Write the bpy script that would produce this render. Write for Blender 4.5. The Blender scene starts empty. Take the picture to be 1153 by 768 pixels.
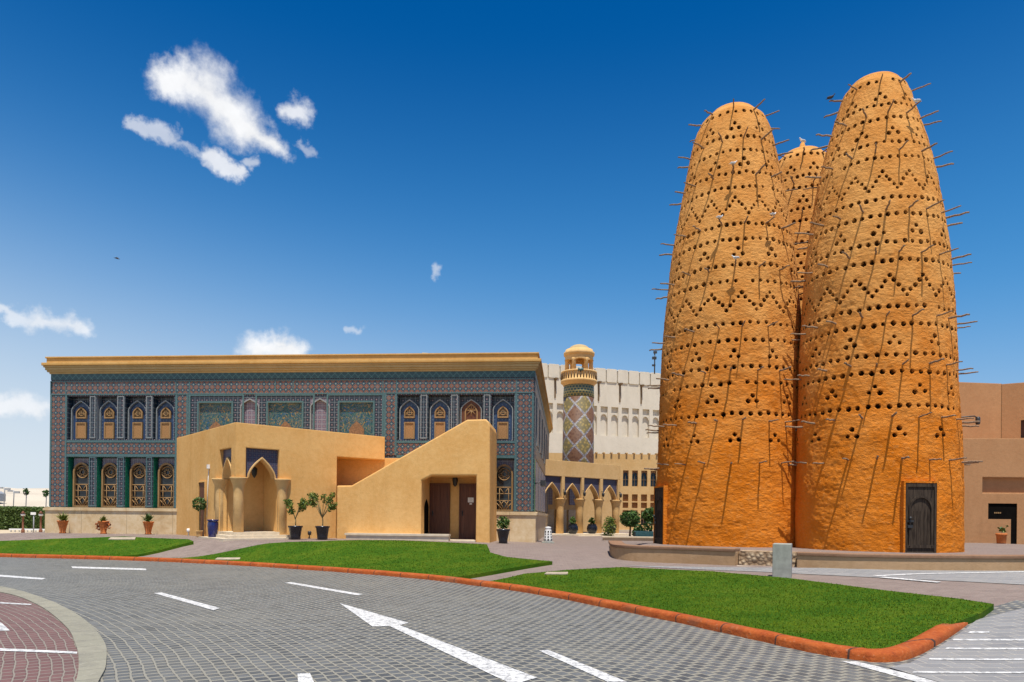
import bpy, bmesh, math, random
import numpy as np
from mathutils import Matrix, Vector, Euler
PI = math.pi; R = math.radians
random.seed(7); rng = np.random.default_rng(7)
sc = bpy.context.scene
COL = sc.collection
# ------------------------------------------------------------------ camera
F = 769.0; ROLL = 0.0105; HY = 582.0; EYE = 1.6
cd = bpy.data.cameras.new('camera'); cam = bpy.data.objects.new('camera', cd); COL.objects.link(cam)
cd.sensor_fit = 'HORIZONTAL'; cd.sensor_width = 36; cd.lens = F/1153*36
cd.shift_y = (HY-384)/1153; cd.clip_end = 6000
cam.matrix_world = Matrix.Translation((0,0,EYE)) @ Matrix.Rotation(PI/2,4,'X') @ Matrix.Rotation(ROLL,4,'Z')
sc.camera = cam
# ------------------------------------------------------------------ world and sun
SUN_EL = 72.0; SUN_AZ = 9.0          # azimuth: degrees to the right of straight behind the camera
sdir = Vector((math.cos(R(SUN_EL))*math.sin(R(SUN_AZ)), -math.cos(R(SUN_EL))*math.cos(R(SUN_AZ)), math.sin(R(SUN_EL))))
sl = bpy.data.lights.new('sun','SUN'); so = bpy.data.objects.new('sun', sl); COL.objects.link(so)
sl.energy = 5.0; sl.angle = R(0.53); sl.color = (1,.95,.86)
so.rotation_euler = sdir.to_track_quat('Z','Y').to_euler()
sc.view_settings.view_transform = 'Standard'; sc.view_settings.look = 'None'
sc.view_settings.exposure = 0.3; sc.view_settings.gamma = 1; sc.view_settings.use_curve_mapping = False

# ---- tiny node-expression builder
class G:
    def __init__(s, nt): s.nt = nt
    def node(s, t, **kw):
        n = s.nt.nodes.new(t)
        for k, v in kw.items(): setattr(n, k, v)
        return n
    def put(s, sock, v):
        if isinstance(v, bpy.types.NodeSocket): s.nt.links.new(v, sock)
        elif v is not None: sock.default_value = v
    def m(s, op, a, b=None, c=None, clamp=False):
        n = s.node('ShaderNodeMath', operation=op, use_clamp=clamp)
        s.put(n.inputs[0], a); s.put(n.inputs[1], b); s.put(n.inputs[2], c)
        return n.outputs[0]
    def add(s,a,b): return s.m('ADD',a,b)
    def sub(s,a,b): return s.m('SUBTRACT',a,b)
    def mul(s,a,b): return s.m('MULTIPLY',a,b)
    def div(s,a,b): return s.m('DIVIDE',a,b)
    def mn(s,a,b): return s.m('MINIMUM',a,b)
    def mx(s,a,b): return s.m('MAXIMUM',a,b)
    def lt(s,a,b): return s.m('LESS_THAN',a,b)
    def gt(s,a,b): return s.m('GREATER_THAN',a,b)
    def fr(s,a): return s.m('FRACT',a)
    def ab(s,a): return s.m('ABSOLUTE',a)
    def sstep(s, v, a, b, o0=0.0, o1=1.0):
        n = s.node('ShaderNodeMapRange', interpolation_type='SMOOTHSTEP')
        s.put(n.inputs[0], v)
        for i, q in enumerate((a,b,o0,o1)): s.put(n.inputs[1+i], q)
        return n.outputs[0]
    def mix(s, f, a, b, mode='MIX'):
        n = s.node('ShaderNodeMix', data_type='RGBA', blend_type=mode)
        s.put(n.inputs[0], f)
        s.put(n.inputs[6], a if isinstance(a, bpy.types.NodeSocket) else (*a,1)[:4])
        s.put(n.inputs[7], b if isinstance(b, bpy.types.NodeSocket) else (*b,1)[:4])
        return n.outputs[2]
    def noise(s, vec, scale, detail=3, rough=.55, dist=0):
        n = s.node('ShaderNodeTexNoise'); s.put(n.inputs['Vector'], vec)
        n.inputs['Scale'].default_value = scale; n.inputs['Detail'].default_value = detail
        n.inputs['Roughness'].default_value = rough; n.inputs['Distortion'].default_value = dist
        return n.outputs[0]
    def obj(s): return s.node('ShaderNodeTexCoord').outputs['Object']
    def sep(s, v):
        n = s.node('ShaderNodeSeparateXYZ'); s.put(n.inputs[0], v); return n.outputs
    def xyz(s, x, y, z):
        n = s.node('ShaderNodeCombineXYZ')
        for i, q in enumerate((x,y,z)): s.put(n.inputs[i], q)
        return n.outputs[0]
    def vmul(s, v, k):
        n = s.node('ShaderNodeVectorMath', operation='MULTIPLY'); s.put(n.inputs[0], v); n.inputs[1].default_value = k
        return n.outputs[0]
    def ramp(s, f, pts):
        n = s.node('ShaderNodeValToRGB'); s.put(n.inputs[0], f)
        e = n.color_ramp.elements
        while len(e) < len(pts): e.new(.5)
        for q, (p, c) in zip(e, pts): q.position = p; q.color = (*c,1)
        return n.outputs[0]

MATS = {}
def mat(name, build=None, rough=.8, spec=.25, metal=0.0, round_=0):
    """build(g) -> (colour, height or None, bump strength, bump distance)"""
    if name in MATS: return MATS[name]
    m = bpy.data.materials.new(name); m.use_nodes = True; nt = m.node_tree
    b = nt.nodes['Principled BSDF']; g = G(nt)
    b.inputs['Roughness'].default_value = rough; b.inputs['Specular IOR Level'].default_value = spec
    b.inputs['Metallic'].default_value = metal
    r = build(g)
    c = r[0]
    g.put(b.inputs['Base Color'], c if isinstance(c, bpy.types.NodeSocket) else (*c,1))
    bev = None
    if round_:
        bev = g.node('ShaderNodeBevel'); bev.samples = 4; bev.inputs['Radius'].default_value = round_; g.put(b.inputs['Normal'], bev.outputs[0])
    if len(r) > 1 and r[1] is not None:
        n = g.node('ShaderNodeBump')
        if bev: g.put(n.inputs['Normal'], bev.outputs[0])
        n.inputs['Strength'].default_value = r[2]; n.inputs['Distance'].default_value = r[3]
        g.put(n.inputs['Height'], r[1]); g.put(b.inputs['Normal'], n.outputs[0])
    if len(r) > 4: g.put(b.inputs['Roughness'], r[4])
    MATS[name] = m; return m
def sc3(c, k): return tuple(q*k for q in c)
def plain(name, c, var=.18, scale=6, rough=.75, spec=.25, bump=.15, metal=0.0):
    def f(g):
        o = g.obj(); n = g.noise(o, scale, 4)
        n2 = g.noise(o, scale*9, 2)
        col = g.mix(g.sstep(n,.3,.7), sc3(c,1-var), sc3(c,1+var*.7))
        return col, g.add(n, g.mul(n2,.4)), bump, .02
    return mat(name, f, rough, spec, metal)

# ---- world: Nishita sky plus clouds placed by direction
w = bpy.data.worlds.new('World'); sc.world = w; w.use_nodes = True
nt = w.node_tree; g = G(nt); bg = nt.nodes['Background']
sky = g.node('ShaderNodeTexSky', sky_type='NISHITA', sun_disc=False)
sky.sun_elevation = R(SUN_EL); sky.sun_rotation = R(180-SUN_AZ)
sky.altitude = 0; sky.air_density = 1.0; sky.dust_density = .35; sky.ozone_density = 2.0
hs = g.node('ShaderNodeHueSaturation'); hs.inputs['Saturation'].default_value = 1.62; hs.inputs['Value'].default_value = 1.0; hs.inputs['Hue'].default_value = .508
g.put(hs.inputs['Color'], sky.outputs[0])
gen = g.node('ShaderNodeTexCoord').outputs['Generated']
dx, dy, dz = g.sep(gen)
az = g.m('ARCTAN2', dx, dy); el = g.m('ARCSINE', dz)
def pix_dir(x, y):
    u = x-576.5; v = HY-y
    return Vector(((u-ROLL*v)/F, 1.0, (v+ROLL*u)/F))
def pix_azel(x, y):
    d = pix_dir(x, y).normalized(); return math.atan2(d.x, d.y), math.asin(d.z)
hz = g.sstep(g.add(el, g.mul(g.sub(az, -.2), .10)), -.02, .62, 1.0, 0.0)
skyc = g.mix(g.sstep(el, .02, .66, .9, 0.0), hs.outputs[0], (.95,3.35,6.5))
skyc = g.mix(g.mul(g.m('POWER', hz, 3.1), .97), skyc, (6.3,7.0,7.6))
nz = g.node('ShaderNodeTexNoise'); g.put(nz.inputs['Vector'], gen)
nz.inputs['Scale'].default_value = 20; nz.inputs['Detail'].default_value = 9; nz.inputs['Roughness'].default_value = .62
def nvec(scale, det):
    n = g.node('ShaderNodeTexNoise'); g.put(n.inputs['Vector'], gen); n.inputs['Scale'].default_value = scale; n.inputs['Detail'].default_value = det; n.inputs['Roughness'].default_value = .62
    return g.sep(n.outputs['Color'])
w1 = nvec(14, 3); w2 = nvec(46, 8)
az = g.add(az, g.add(g.mul(g.sub(w1[0],.5), .04), g.mul(g.sub(w2[0],.5), .030)))
el = g.add(el, g.add(g.mul(g.sub(w1[1],.5), .04), g.mul(g.sub(w2[1],.5), .030)))
nz2 = g.noise(gen, 55, 5, .65)
nn = g.add(g.mul(g.sub(nz.outputs[0], .5), 3.0), g.mul(g.sub(nz2, .5), 1.3))
total = None
for (x0,y0,r0,x1,y1,r1,dens,amp) in [
    (185,84,17,232,97,30,1.0,1.0),(232,97,30,268,142,25,1.0,.8),(268,142,24,312,170,13,1.0,.8),
    (152,142,8,196,156,12,.55,2.2),(196,158,7,236,180,6,.42,2.2),(240,181,10,268,196,8,.8,1.5),(278,186,6,288,186,6,.5,1.6),
    (320,130,10,336,127,13,.8,1.3),(338,163,5,352,172,6,.35,1.8),
    (8,350,6,40,358,13,.6,1.5),(40,362,12,92,368,12,.72,1.4),
    (292,396,17,332,394,14,1.0,.8),(312,388,13,316,389,13,1.0,.8),(-60,460,12,40,458,14,.75,.9),(489,303,5,489,309,5,.45,1.5),(393,370,4,408,370,5,.4,1.5)]:
    a0,e0 = pix_azel(x0,y0); a1,e1 = pix_azel(x1,y1)
    k = math.cos((math.atan2(x0-576,F)))**1.0*math.cos(e0)
    q0 = r0/F*k; q1 = r1/F*k; ce = math.cos(e0)
    bx, by = (a1-a0)*ce, e1-e0; L2 = max(bx*bx+by*by, 1e-8)
    px_ = g.mul(g.sub(az,a0), ce); py_ = g.sub(el,e0)
    t = g.m('MULTIPLY', g.add(g.mul(px_,bx), g.mul(py_,by)), 1/L2, clamp=True)
    ex = g.sub(px_, g.mul(t,bx)); ey = g.sub(py_, g.mul(t,by))
    d = g.m('SQRT', g.add(g.mul(ex,ex), g.mul(ey,ey)))
    rr = g.add(q0, g.mul(t, q1-q0))
    val = g.add(g.sub(1.0, g.div(d, rr)), g.mul(nn, .55*amp))
    mk = g.mul(g.sstep(val, -.40, .90), dens)
    total = mk if total is None else g.mx(total, mk)
shade = g.add(.86, g.mul(g.sub(nz.outputs[0],.35), .35))
cc = g.mix(1.0, (9.0,9.1,9.3), g.xyz(shade,shade,shade), 'MULTIPLY')
fin = g.mix(total, skyc, cc)
g.put(bg.inputs['Color'], fin); bg.inputs['Strength'].default_value = .092

# ------------------------------------------------------------------ object helpers
def tag(o, label=None, cat=None, group=None, kind=None):
    if label: o['label'] = label
    if cat: o['category'] = cat
    if group: o['group'] = group
    if kind: o['kind'] = kind
    return o
def thing(name, label, cat, loc=(0,0,0), rotz=0.0, group=None):
    o = bpy.data.objects.new(name, None); COL.objects.link(o); o.empty_display_size = .2
    o.location = loc; o.rotation_euler = (0,0,rotz)
    return tag(o, label, cat, group)
class MB:
    def __init__(s): s.v = []; s.f = []; s.mi = []; s.sm = []
    def quad(s, pts, mi=0, sm=False):
        n = len(s.v); s.v += [tuple(p) for p in pts]; s.f.append(tuple(range(n,n+len(pts)))); s.mi.append(mi); s.sm.append(sm)
    def box(s, x0,y0,z0,x1,y1,z1, mi=0, bev=0.0):
        if x0>x1: x0,x1=x1,x0
        if y0>y1: y0,y1=y1,y0
        if z0>z1: z0,z1=z1,z0
        if bev > 0:
            b = min(bev, .45*(x1-x0), .45*(z1-z0)); poly = [(x0+b,z0),(x1-b,z0),(x1,z0+b),(x1,z1-b),(x1-b,z1),(x0+b,z1),(x0,z1-b),(x0,z0+b)]
            return s.prism(poly, y0, y1, mi)
        n = len(s.v)
        s.v += [(x0,y0,z0),(x1,y0,z0),(x1,y1,z0),(x0,y1,z0),(x0,y0,z1),(x1,y0,z1),(x1,y1,z1),(x0,y1,z1)]
        for q in ((0,3,2,1),(4,5,6,7),(0,1,5,4),(1,2,6,5),(2,3,7,6),(3,0,4,7)):
            s.f.append(tuple(n+i for i in q)); s.mi.append(mi); s.sm.append(False)
        return s
    def prism(s, poly, y0, y1, mi=0, mside=None):
        """poly of (s,z), counter-clockwise seen from -y; extruded from y0 to y1"""
        n = len(s.v); k = len(poly)
        s.v += [(a,y0,b) for a,b in poly] + [(a,y1,b) for a,b in poly]
        s.f.append(tuple(range(n,n+k))); s.mi.append(mi); s.sm.append(False)
        s.f.append(tuple(range(n+2*k-1,n+k-1,-1))); s.mi.append(mi); s.sm.append(False)
        for i in range(k):
            j = (i+1)%k
            s.f.append((n+j,n+i,n+k+i,n+k+j)); s.mi.append(mi if mside is None else mside); s.sm.append(False)
        return s
    def slab(s, poly, z0, z1, mi=0):
        """horizontal footprint poly (x,y) ccw from above"""
        n = len(s.v); k = len(poly)
        s.v += [(a,b,z0) for a,b in poly] + [(a,b,z1) for a,b in poly]
        s.f.append(tuple(range(n+k-1,n-1,-1))); s.f.append(tuple(range(n+k,n+2*k)))
        s.mi += [mi,mi]; s.sm += [False,False]
        for i in range(k):
            j=(i+1)%k; s.f.append((n+i,n+j,n+k+j,n+k+i)); s.mi.append(mi); s.sm.append(False)
        return s
    def lathe(s, prof, c=(0,0,0), seg=24, mi=0, cap=True, a0=0, a1=2*PI):
        n = len(s.v); full = abs(a1-a0-2*PI) < 1e-6; cols = seg if full else seg+1
        for r,z in prof:
            for i in range(cols):
                a = a0+(a1-a0)*i/seg; s.v.append((c[0]+r*math.cos(a), c[1]+r*math.sin(a), c[2]+z))
        for j in range(len(prof)-1):
            for i in range(seg):
                k = (i+1)%cols
                s.f.append((n+j*cols+i, n+j*cols+k, n+(j+1)*cols+k, n+(j+1)*cols+i)); s.mi.append(mi); s.sm.append(True)
        if cap and full:
            s.f.append(tuple(n+i for i in range(cols-1,-1,-1))); s.mi.append(mi); s.sm.append(False)
            m0 = n+(len(prof)-1)*cols
            s.f.append(tuple(m0+i for i in range(cols))); s.mi.append(mi); s.sm.append(False)
        return s
    def tube(s, pts, r, seg=8, mi=0):
        pts = [Vector(p) for p in pts]; n = len(s.v)
        rs = r if isinstance(r,(list,tuple)) else [r]*len(pts)
        for i,p in enumerate(pts):
            t = (pts[min(i+1,len(pts)-1)]-pts[max(i-1,0)]).normalized()
            a = t.orthogonal().normalized() if abs(t.z) > .95 else t.cross(Vector((0,0,1))).normalized()
            b = t.cross(a)
            for k in range(seg):
                q = 2*PI*k/seg; s.v.append(tuple(p+rs[i]*(math.cos(q)*a+math.sin(q)*b)))
        for i in range(len(pts)-1):
            for k in range(seg):
                l=(k+1)%seg
                s.f.append((n+i*seg+k,n+i*seg+l,n+(i+1)*seg+l,n+(i+1)*seg+k)); s.mi.append(mi); s.sm.append(True)
        s.f.append(tuple(n+k for k in range(seg-1,-1,-1))); s.f.append(tuple(n+(len(pts)-1)*seg+k for k in range(seg)))
        s.mi += [mi,mi]; s.sm += [False,False]
        return s
    def ball(s, c, rx, ry=None, rz=None, seg=14, rings=9, mi=0):
        ry = ry or rx; rz = rz or rx
        k = len(s.v)
        s.lathe([(max(1e-4,math.cos(-PI/2+PI*j/rings)), math.sin(-PI/2+PI*j/rings)) for j in range(rings+1)], (0,0,0), seg, mi, cap=False)
        for i in range(k, len(s.v)):
            x,y,z = s.v[i]; s.v[i] = (c[0]+x*rx, c[1]+y*ry, c[2]+z*rz)
        return s
    def mesh(s, name, mats):
        me = bpy.data.meshes.new(name); me.from_pydata(s.v, [], s.f)
        for m in (mats if isinstance(mats,(list,tuple)) else [mats]): me.materials.append(m)
        me.polygons.foreach_set('material_index', s.mi); me.polygons.foreach_set('use_smooth', s.sm)
        me.update(); return me
    def build(s, name, mats, parent=None, label=None):
        o = bpy.data.objects.new(name, s.mesh(name, mats)); COL.objects.link(o)
        if parent is not None: o.parent = parent
        if label: o['label'] = label
        return o
def copy_tree(o, parent=None):
    c = o.copy(); COL.objects.link(c)
    if parent is not None: c.parent = parent
    for ch in list(o.children): copy_tree(ch, c)
    return c

# ------------------------------------------------------------------ terrain function and unprojection
CX, CY, RK = -23.0, -5.5, 30.4        # centre of the roundabout and radius of the outer kerb
def sst(t): t = min(1,max(0,t)); return t*t*(3-2*t)
def h(x, y):
    r = math.hypot(x-CX, y-CY)
    H = .66 + (.40-.66)*sst((x+5)/11)
    H *= 1-.85*sst((-21.5-x)/7)
    H *= 1-.9*sst((y-70)/30)
    return H*sst((r-RK-.2)/(2.0+6.0*sst((x+9)/14)))
def ground(x, y, off=0.0):
    d = pix_dir(x, y)
    if d.z > -1e-4: d.z = -1e-4
    lo, hi = 2.0, 400.0; t = lo
    while t < hi:
        if EYE+d.z*t < h(d.x*t, t)+off: break
        t *= 1.02
    a, b = t/1.02, t
    for _ in range(30):
        m = (a+b)/2
        if EYE+d.z*m < h(d.x*m, m)+off: b = m
        else: a = m
    return Vector((d.x*b, b, h(d.x*b, b)))
def at(x, y, Y):
    d = pix_dir(x, y); return Vector((d.x*Y, Y, EYE+d.z*Y))
class Frame:
    """a vertical plane: origin o, heading angle; local x along it, local y into it"""
    def __init__(s, ox, oy, ang, oz=0.0): s.o = Vector((ox,oy)); s.a = ang; s.oz = oz; s.d = Vector((math.cos(ang),math.sin(ang))); s.n = Vector((-math.sin(ang),math.cos(ang)))
    def p(s, x, y, dep=0.0):
        d = pix_dir(x, y); o = s.o + s.n*dep
        t = (o.dot(s.n))/(d.x*s.n.x+d.y*s.n.y)
        q = Vector((d.x*t, t)); return (q-s.o).dot(s.d), EYE+d.z*t-s.oz
    def s_(s, x, y, dep=0.0): return s.p(x,y,dep)[0]
    def z_(s, x, y, dep=0.0): return s.p(x,y,dep)[1]
    def world(s, a, b, z=0.0): q = s.o+s.d*a+s.n*b; return Vector((q.x,q.y,s.oz+z))

# ------------------------------------------------------------------ materials
def m_stucco(name, c1, c2, bump=.25, sc_=1.0, round_=.06):
    def f(g):
        o = g.obj(); a = g.noise(o, .7*sc_, 5, .6); b = g.noise(o, 6*sc_, 4, .6); c = g.noise(g.vmul(o,(1,1,.12)), 2.2*sc_, 3)
        t = g.add(g.mul(a,.6), g.mul(b,.4))
        col = g.mix(g.sstep(t,.34,.66), c1, c2)
        col = g.mix(g.mul(g.sstep(c,.55,.75),.22), col, sc3(c1,.7))
        e = g.noise(o, 1.7*sc_, 7, .72, .8); col = g.mix(g.mul(g.sstep(e,.54,.70),.20), col, sc3(c2,1.18)); col = g.mix(g.mul(g.lt(g.ab(g.sub(e,.47)),.0035),.35), col, sc3(c1,.5))
        return col, g.add(b, g.mul(g.noise(o,28*sc_,3),.5)), bump, .03
    return mat(name, f, .9, .12, 0, round_)
OCHRE = m_stucco('ochre_stucco', (.67,.365,.115), (.76,.455,.17))
OCHRE2 = m_stucco('pale_ochre_stucco', (.62,.38,.15), (.70,.46,.21))
PINK = m_stucco('pink_brown_stucco', (.41,.215,.10), (.46,.25,.12))
CREAM = m_stucco('cornice_stucco', (.50,.28,.085), (.58,.35,.125), .12)
CREAM2 = m_stucco('cornice_cream', (.42,.30,.14), (.48,.36,.185), .12)
BEIGE = m_stucco('beige_plaster', (.58,.52,.42), (.64,.58,.48), .1, .3)
def f_marble(g):
    o = g.obj(); a = g.noise(o, 1.1, 6, .65, 1.2); b = g.noise(o, 5, 5, .6, .6)
    x,y,z = g.sep(o)
    t = g.add(g.mul(a,.65),g.mul(b,.35))
    col = g.ramp(t, [(.3,(.46,.30,.14)),(.48,(.62,.46,.26)),(.62,(.70,.56,.36)),(.8,(.74,.63,.46))])
    j = g.lt(g.fr(g.div(g.add(x,50.0),2.15)), .008)
    return g.mix(j, col, (.35,.25,.14)), a, .08, .01
MARBLE = mat('travertine', f_marble, .55, .35)
STEP = plain('step_stone', (.62,.52,.38), .1, 5)
def f_brickpave(c1,c2,cj,w,hh,polar=False,mort=.012):
    def f(g):
        o = g.obj(); x,y,z = g.sep(o)
        if polar:
            X = g.sub(x,CX); Y = g.sub(y,CY)
            r = g.m('SQRT', g.add(g.mul(X,X),g.mul(Y,Y))); th = g.mul(g.m('ARCTAN2',Y,X), 13.5)
            wob = g.noise(o, 1.2, 2); wb2 = g.noise(o, 7, 2); r = g.add(g.add(r, g.mul(wob,.08)), g.mul(wb2,.022)); th = g.add(th, g.mul(wb2,.012)); v = g.xyz(th, r, 0.0)
        else:
            v = o
        b = g.node('ShaderNodeTexBrick'); g.put(b.inputs['Vector'], v); b.offset = .5
        b.inputs['Color1'].default_value = (.15,.15,.15,1); b.inputs['Color2'].default_value = (.85,.85,.85,1); b.inputs['Mortar'].default_value = (0,0,0,1)
        b.inputs['Scale'].default_value = 1; b.inputs['Mortar Size'].default_value = mort; b.inputs['Mortar Smooth'].default_value = .4
        b.inputs['Brick Width'].default_value = w; b.inputs['Row Height'].default_value = hh
        n = g.noise(o, .35, 5, .6); n2 = g.noise(o, 9, 4, .7)
        k = g.m('MULTIPLY', b.outputs[0], 1.0)
        t = g.add(g.add(g.mul(k,.5), g.mul(n2,.5)), g.mul(g.sub(g.noise(o,1.6,4,.7),.5),.5))
        col = g.mix(t, c1, c2)
        col = g.mix(b.outputs['Fac'], col, cj)
        col = g.mix(g.mul(g.sstep(n,.45,.72),.30), col, sc3(cj,1.0))
        n5 = g.noise(o, .9, 6, .7, .6); col = g.mix(g.mul(g.sstep(n5,.56,.74),.38), col, sc3(c1,.8))
        hgt = g.sub(g.mul(n2,.5), b.outputs['Fac'])
        return col, hgt, .8, .02
    return f
SETTS = mat('grey_setts', f_brickpave((.016,.020,.024),(.17,.176,.176),(.25,.235,.19),.085,.125,True,.015), .6, .3)
PAVE = mat('pink_pavers', f_brickpave((.15,.11,.095),(.28,.215,.185),(.27,.22,.18),.22,.11,False,.01), .8, .2)
REDP = mat('red_pavers', f_brickpave((.10,.052,.05),(.20,.105,.095),(.24,.205,.17),.10,.10,True,.010), .75, .2)
SLABS = mat('pale_slabs', f_brickpave((.15,.15,.155),(.29,.285,.275),(.40,.375,.33),.32,.2,False,.012), .7, .25)
def f_edge(g):
    c, hgt, a, b = f_brickpave((.22,.21,.16),(.31,.29,.22),(.16,.15,.12),.28,3.0,True,.005)(g)
    o = g.obj(); n = g.noise(o, 3.5, 6, .7); n2 = g.noise(o, 22, 4, .7)
    c = g.mix(g.mul(g.sstep(n,.45,.7),.5), c, (.15,.14,.12)); c = g.mix(g.mul(g.sstep(n2,.52,.7),.45), c, (.37,.35,.28))
    return c, n2, .5, .02
RING = mat('stone_edging', f_edge, .8, .2)
def f_paint(g):
    o = g.obj(); n = g.noise(o, 14, 5, .7); n2 = g.noise(o, 60, 2)
    return g.mix(g.sstep(g.add(g.mul(n,.7),g.mul(n2,.3)),.36,.60), (.24,.24,.235), (.70,.69,.66)), n, .3, .01
PAINT = mat('road_paint', f_paint, .6, .3)
def f_lawn(g):
    o = g.obj(); a = g.noise(o, .8, 5, .65); b = g.noise(o, 7, 4, .65); c = g.noise(o, 90, 2, .6); d = g.noise(g.vmul(o,(1,2.2,1)), .55, 5, .7)
    t = g.add(g.add(g.mul(a,.3), g.mul(b,.3)), g.mul(d,.4))
    col = g.ramp(t, [(.3,(.026,.08,.004)),(.47,(.052,.135,.006)),(.58,(.105,.17,.010)),(.70,(.21,.20,.03))])
    return g.mix(g.sstep(c,.3,.7), g.mix(1.0,col,(.6,.6,.6),'MULTIPLY'), col), c, .8, .03
LAWN = mat('lawn', f_lawn, .9, .1)
def leafmat(name, c1, c2, sat=1):
    def f(g):
        oi = g.obj(); n = g.noise(oi, 1.3, 6, .7); n2 = g.noise(oi, 60, 1)
        return (g.mix(g.sstep(g.add(g.mul(n,.6),g.mul(n2,.4)),.36,.64), c1, c2),)
    return mat(name, f, .6, .3)
GRASS = leafmat('grass_blades', (.048,.108,.004), (.15,.195,.010))
MATS['grass_blades'].node_tree.nodes['Principled BSDF'].inputs['Roughness'].default_value = .85; MATS['grass_blades'].node_tree.nodes['Principled BSDF'].inputs['Specular IOR Level'].default_value = .08
LEAF = leafmat('leaf_green', (.03,.075,.012), (.09,.16,.03))
LEAFY = leafmat('leaf_yellowgreen', (.06,.10,.012), (.20,.21,.03))
LEAFD = leafmat('leaf_dark', (.014,.045,.010), (.04,.10,.018))
def f_kerb(g):
    o = g.obj(); n = g.noise(o, 4, 5, .65); n2 = g.noise(o, 22, 4, .7)
    t = g.add(g.mul(n,.5),g.mul(n2,.5))
    x,y,z = g.sep(o); th = g.mul(g.m('ARCTAN2',g.sub(y,CY),g.sub(x,CX)),30.4)
    j = g.lt(g.fr(g.div(th,1.0)), .026); st = g.noise(o, 1.3, 6, .72)
    col = g.ramp(t, [(.26,(.12,.026,.010)),(.42,(.31,.062,.012)),(.58,(.40,.095,.018)),(.75,(.42,.17,.07))])
    col = g.mix(g.mul(g.sstep(st,.50,.72),.6), col, (.17,.085,.05)); col = g.mix(g.mul(g.sstep(n2,.60,.72),.5), col, (.38,.25,.18))
    return g.mix(j, col, (.07,.035,.025)), t, .7, .03
KERB = mat('orange_kerb_paint', f_kerb, .8, .2)
SAND = plain('sand', (.50,.40,.27), .12, .15, .95, .1)
WHITE = plain('white_paint', (.78,.78,.76), .06, 4)
DARKP = plain('dark_navy_glaze', (.012,.014,.022), .3, 8, .25, .5, .05)
BLUEP = plain('cobalt_glaze', (.012,.016,.10), .3, 8, .2, .6, .05)
TERRA = plain('terracotta', (.55,.17,.045), .18, 9, .7)
SOIL = plain('soil', (.06,.04,.025), .3, 30, .95)
BARK = plain('bark', (.17,.11,.06), .3, 20, .9, .1, .6)
STEM = plain('stem', (.22,.19,.09), .2, 20, .9)
def f_wood(c1,c2):
    def f(g):
        o = g.obj(); n = g.noise(g.vmul(o,(14,14,.9)), 1.6, 5, .65); n2 = g.noise(g.vmul(o,(40,40,2)), 2, 3)
        return g.mix(g.sstep(g.add(g.mul(n,.7),g.mul(n2,.3)),.35,.65), c1, c2), n, .5, .02
    return f
BEAMW = mat('beam_wood', f_wood((.15,.095,.058),(.33,.24,.165)), .9, .1)
DOORW = mat('weathered_door_wood', f_wood((.020,.013,.009),(.078,.056,.038)), .8, .2)
DOORB = mat('red_brown_door', f_wood((.085,.028,.012),(.16,.058,.025)), .5, .35)
FRAMEW = mat('yellow_wood', f_wood((.24,.135,.05),(.36,.22,.095)), .6, .3)
SHUT = mat('shutter_lattice', lambda g: (lambda o: (lambda x,z: (g.mix(g.mx(g.lt(g.fr(g.mul(g.add(x,z),16)),.42), g.lt(g.fr(g.mul(g.add(g.sub(x,z),40.0),16)),.42)), (.12,.05,.02), (.46,.25,.10)),))(*[g.sep(o)[0],g.sep(o)[2]]))(g.obj()), .7, .2)
METAL = plain('dark_metal', (.03,.03,.03), .2, 12, .45, .5)
GREYM = plain('grey_metal', (.30,.31,.32), .1, 12, .4, .5)
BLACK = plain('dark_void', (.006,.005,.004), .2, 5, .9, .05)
HOLE = plain('hole_interior', (.05,.022,.008), .3, 8, .95, .05)  # darkens the inside of the tower holes, deepening their shade by colour
def f_glass(g): return ((.018,.022,.024),)
GLASS = mat('dark_glass', f_glass, .08, .5)
STONE = plain('pale_grey_stone', (.34,.34,.29), .15, 7, .7)
def f_pebble(g):
    o = g.obj(); v = g.node('ShaderNodeTexVoronoi'); g.put(v.inputs['Vector'], o); v.inputs['Scale'].default_value = 9
    return g.mix(g.sstep(v.outputs[0],.1,.75), (.52,.40,.26), (.26,.17,.10)), g.sub(1.0,v.outputs[0]), 1.0, .05
PEBBLE = mat('pebbled_plaster', f_pebble, .9, .1)

# tiles -------------------------------------------------------------
def tilecoords(g, c, axis=0):
    o = g.obj(); s = g.sep(o); x = s[axis]; z = s[2]
    u = g.ab(g.sub(g.mul(g.fr(g.add(g.div(x,c),40.0)),2.0),1.0)); v = g.ab(g.sub(g.mul(g.fr(g.add(g.div(z,c),40.0)),2.0),1.0))
    return o,x,z,u,v
def f_star(axis=0, c=.25):
    def f(g):
        o,x,z,u,v = tilecoords(g, c, axis)
        s_ = g.add(u,v); mxx = g.mx(u,v); mnn = g.mn(u,v)
        col = g.mix(g.noise(o,30,3), (.014,.026,.040), (.032,.050,.068))
        star = g.mx(g.lt(s_,.86), g.lt(mxx,.60))
        col = g.mix(star, col, g.mix(g.noise(o,18,3), (.13,.038,.022), (.23,.085,.045)))
        ring = g.mul(g.lt(s_,1.0), g.gt(s_,.90)); col = g.mix(ring, col, (.17,.18,.18))
        cross = g.mul(g.lt(mnn,.07), g.lt(mxx,.42)); col = g.mix(cross, col, (.34,.28,.20))
        col = g.mix(g.lt(s_,.22), col, (.03,.10,.16))
        iu = g.sub(1.0,u); iv = g.sub(1.0,v); cs = g.add(iu,iv)
        col = g.mix(g.lt(cs,.46), col, (.025,.09,.115)); col = g.mix(g.lt(cs,.20), col, (.40,.39,.34))
        col = g.mix(g.mul(g.gt(cs,.50),g.lt(cs,.58)), col, (.17,.19,.19))
        n = g.noise(o, 2.2, 4); col = g.mix(g.mul(g.sstep(n,.5,.75),.3), col, (.20,.20,.20))
        return col, None, 0, 0
    return f
STAR = mat('star_tile', f_star(), .35, .35)
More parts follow.
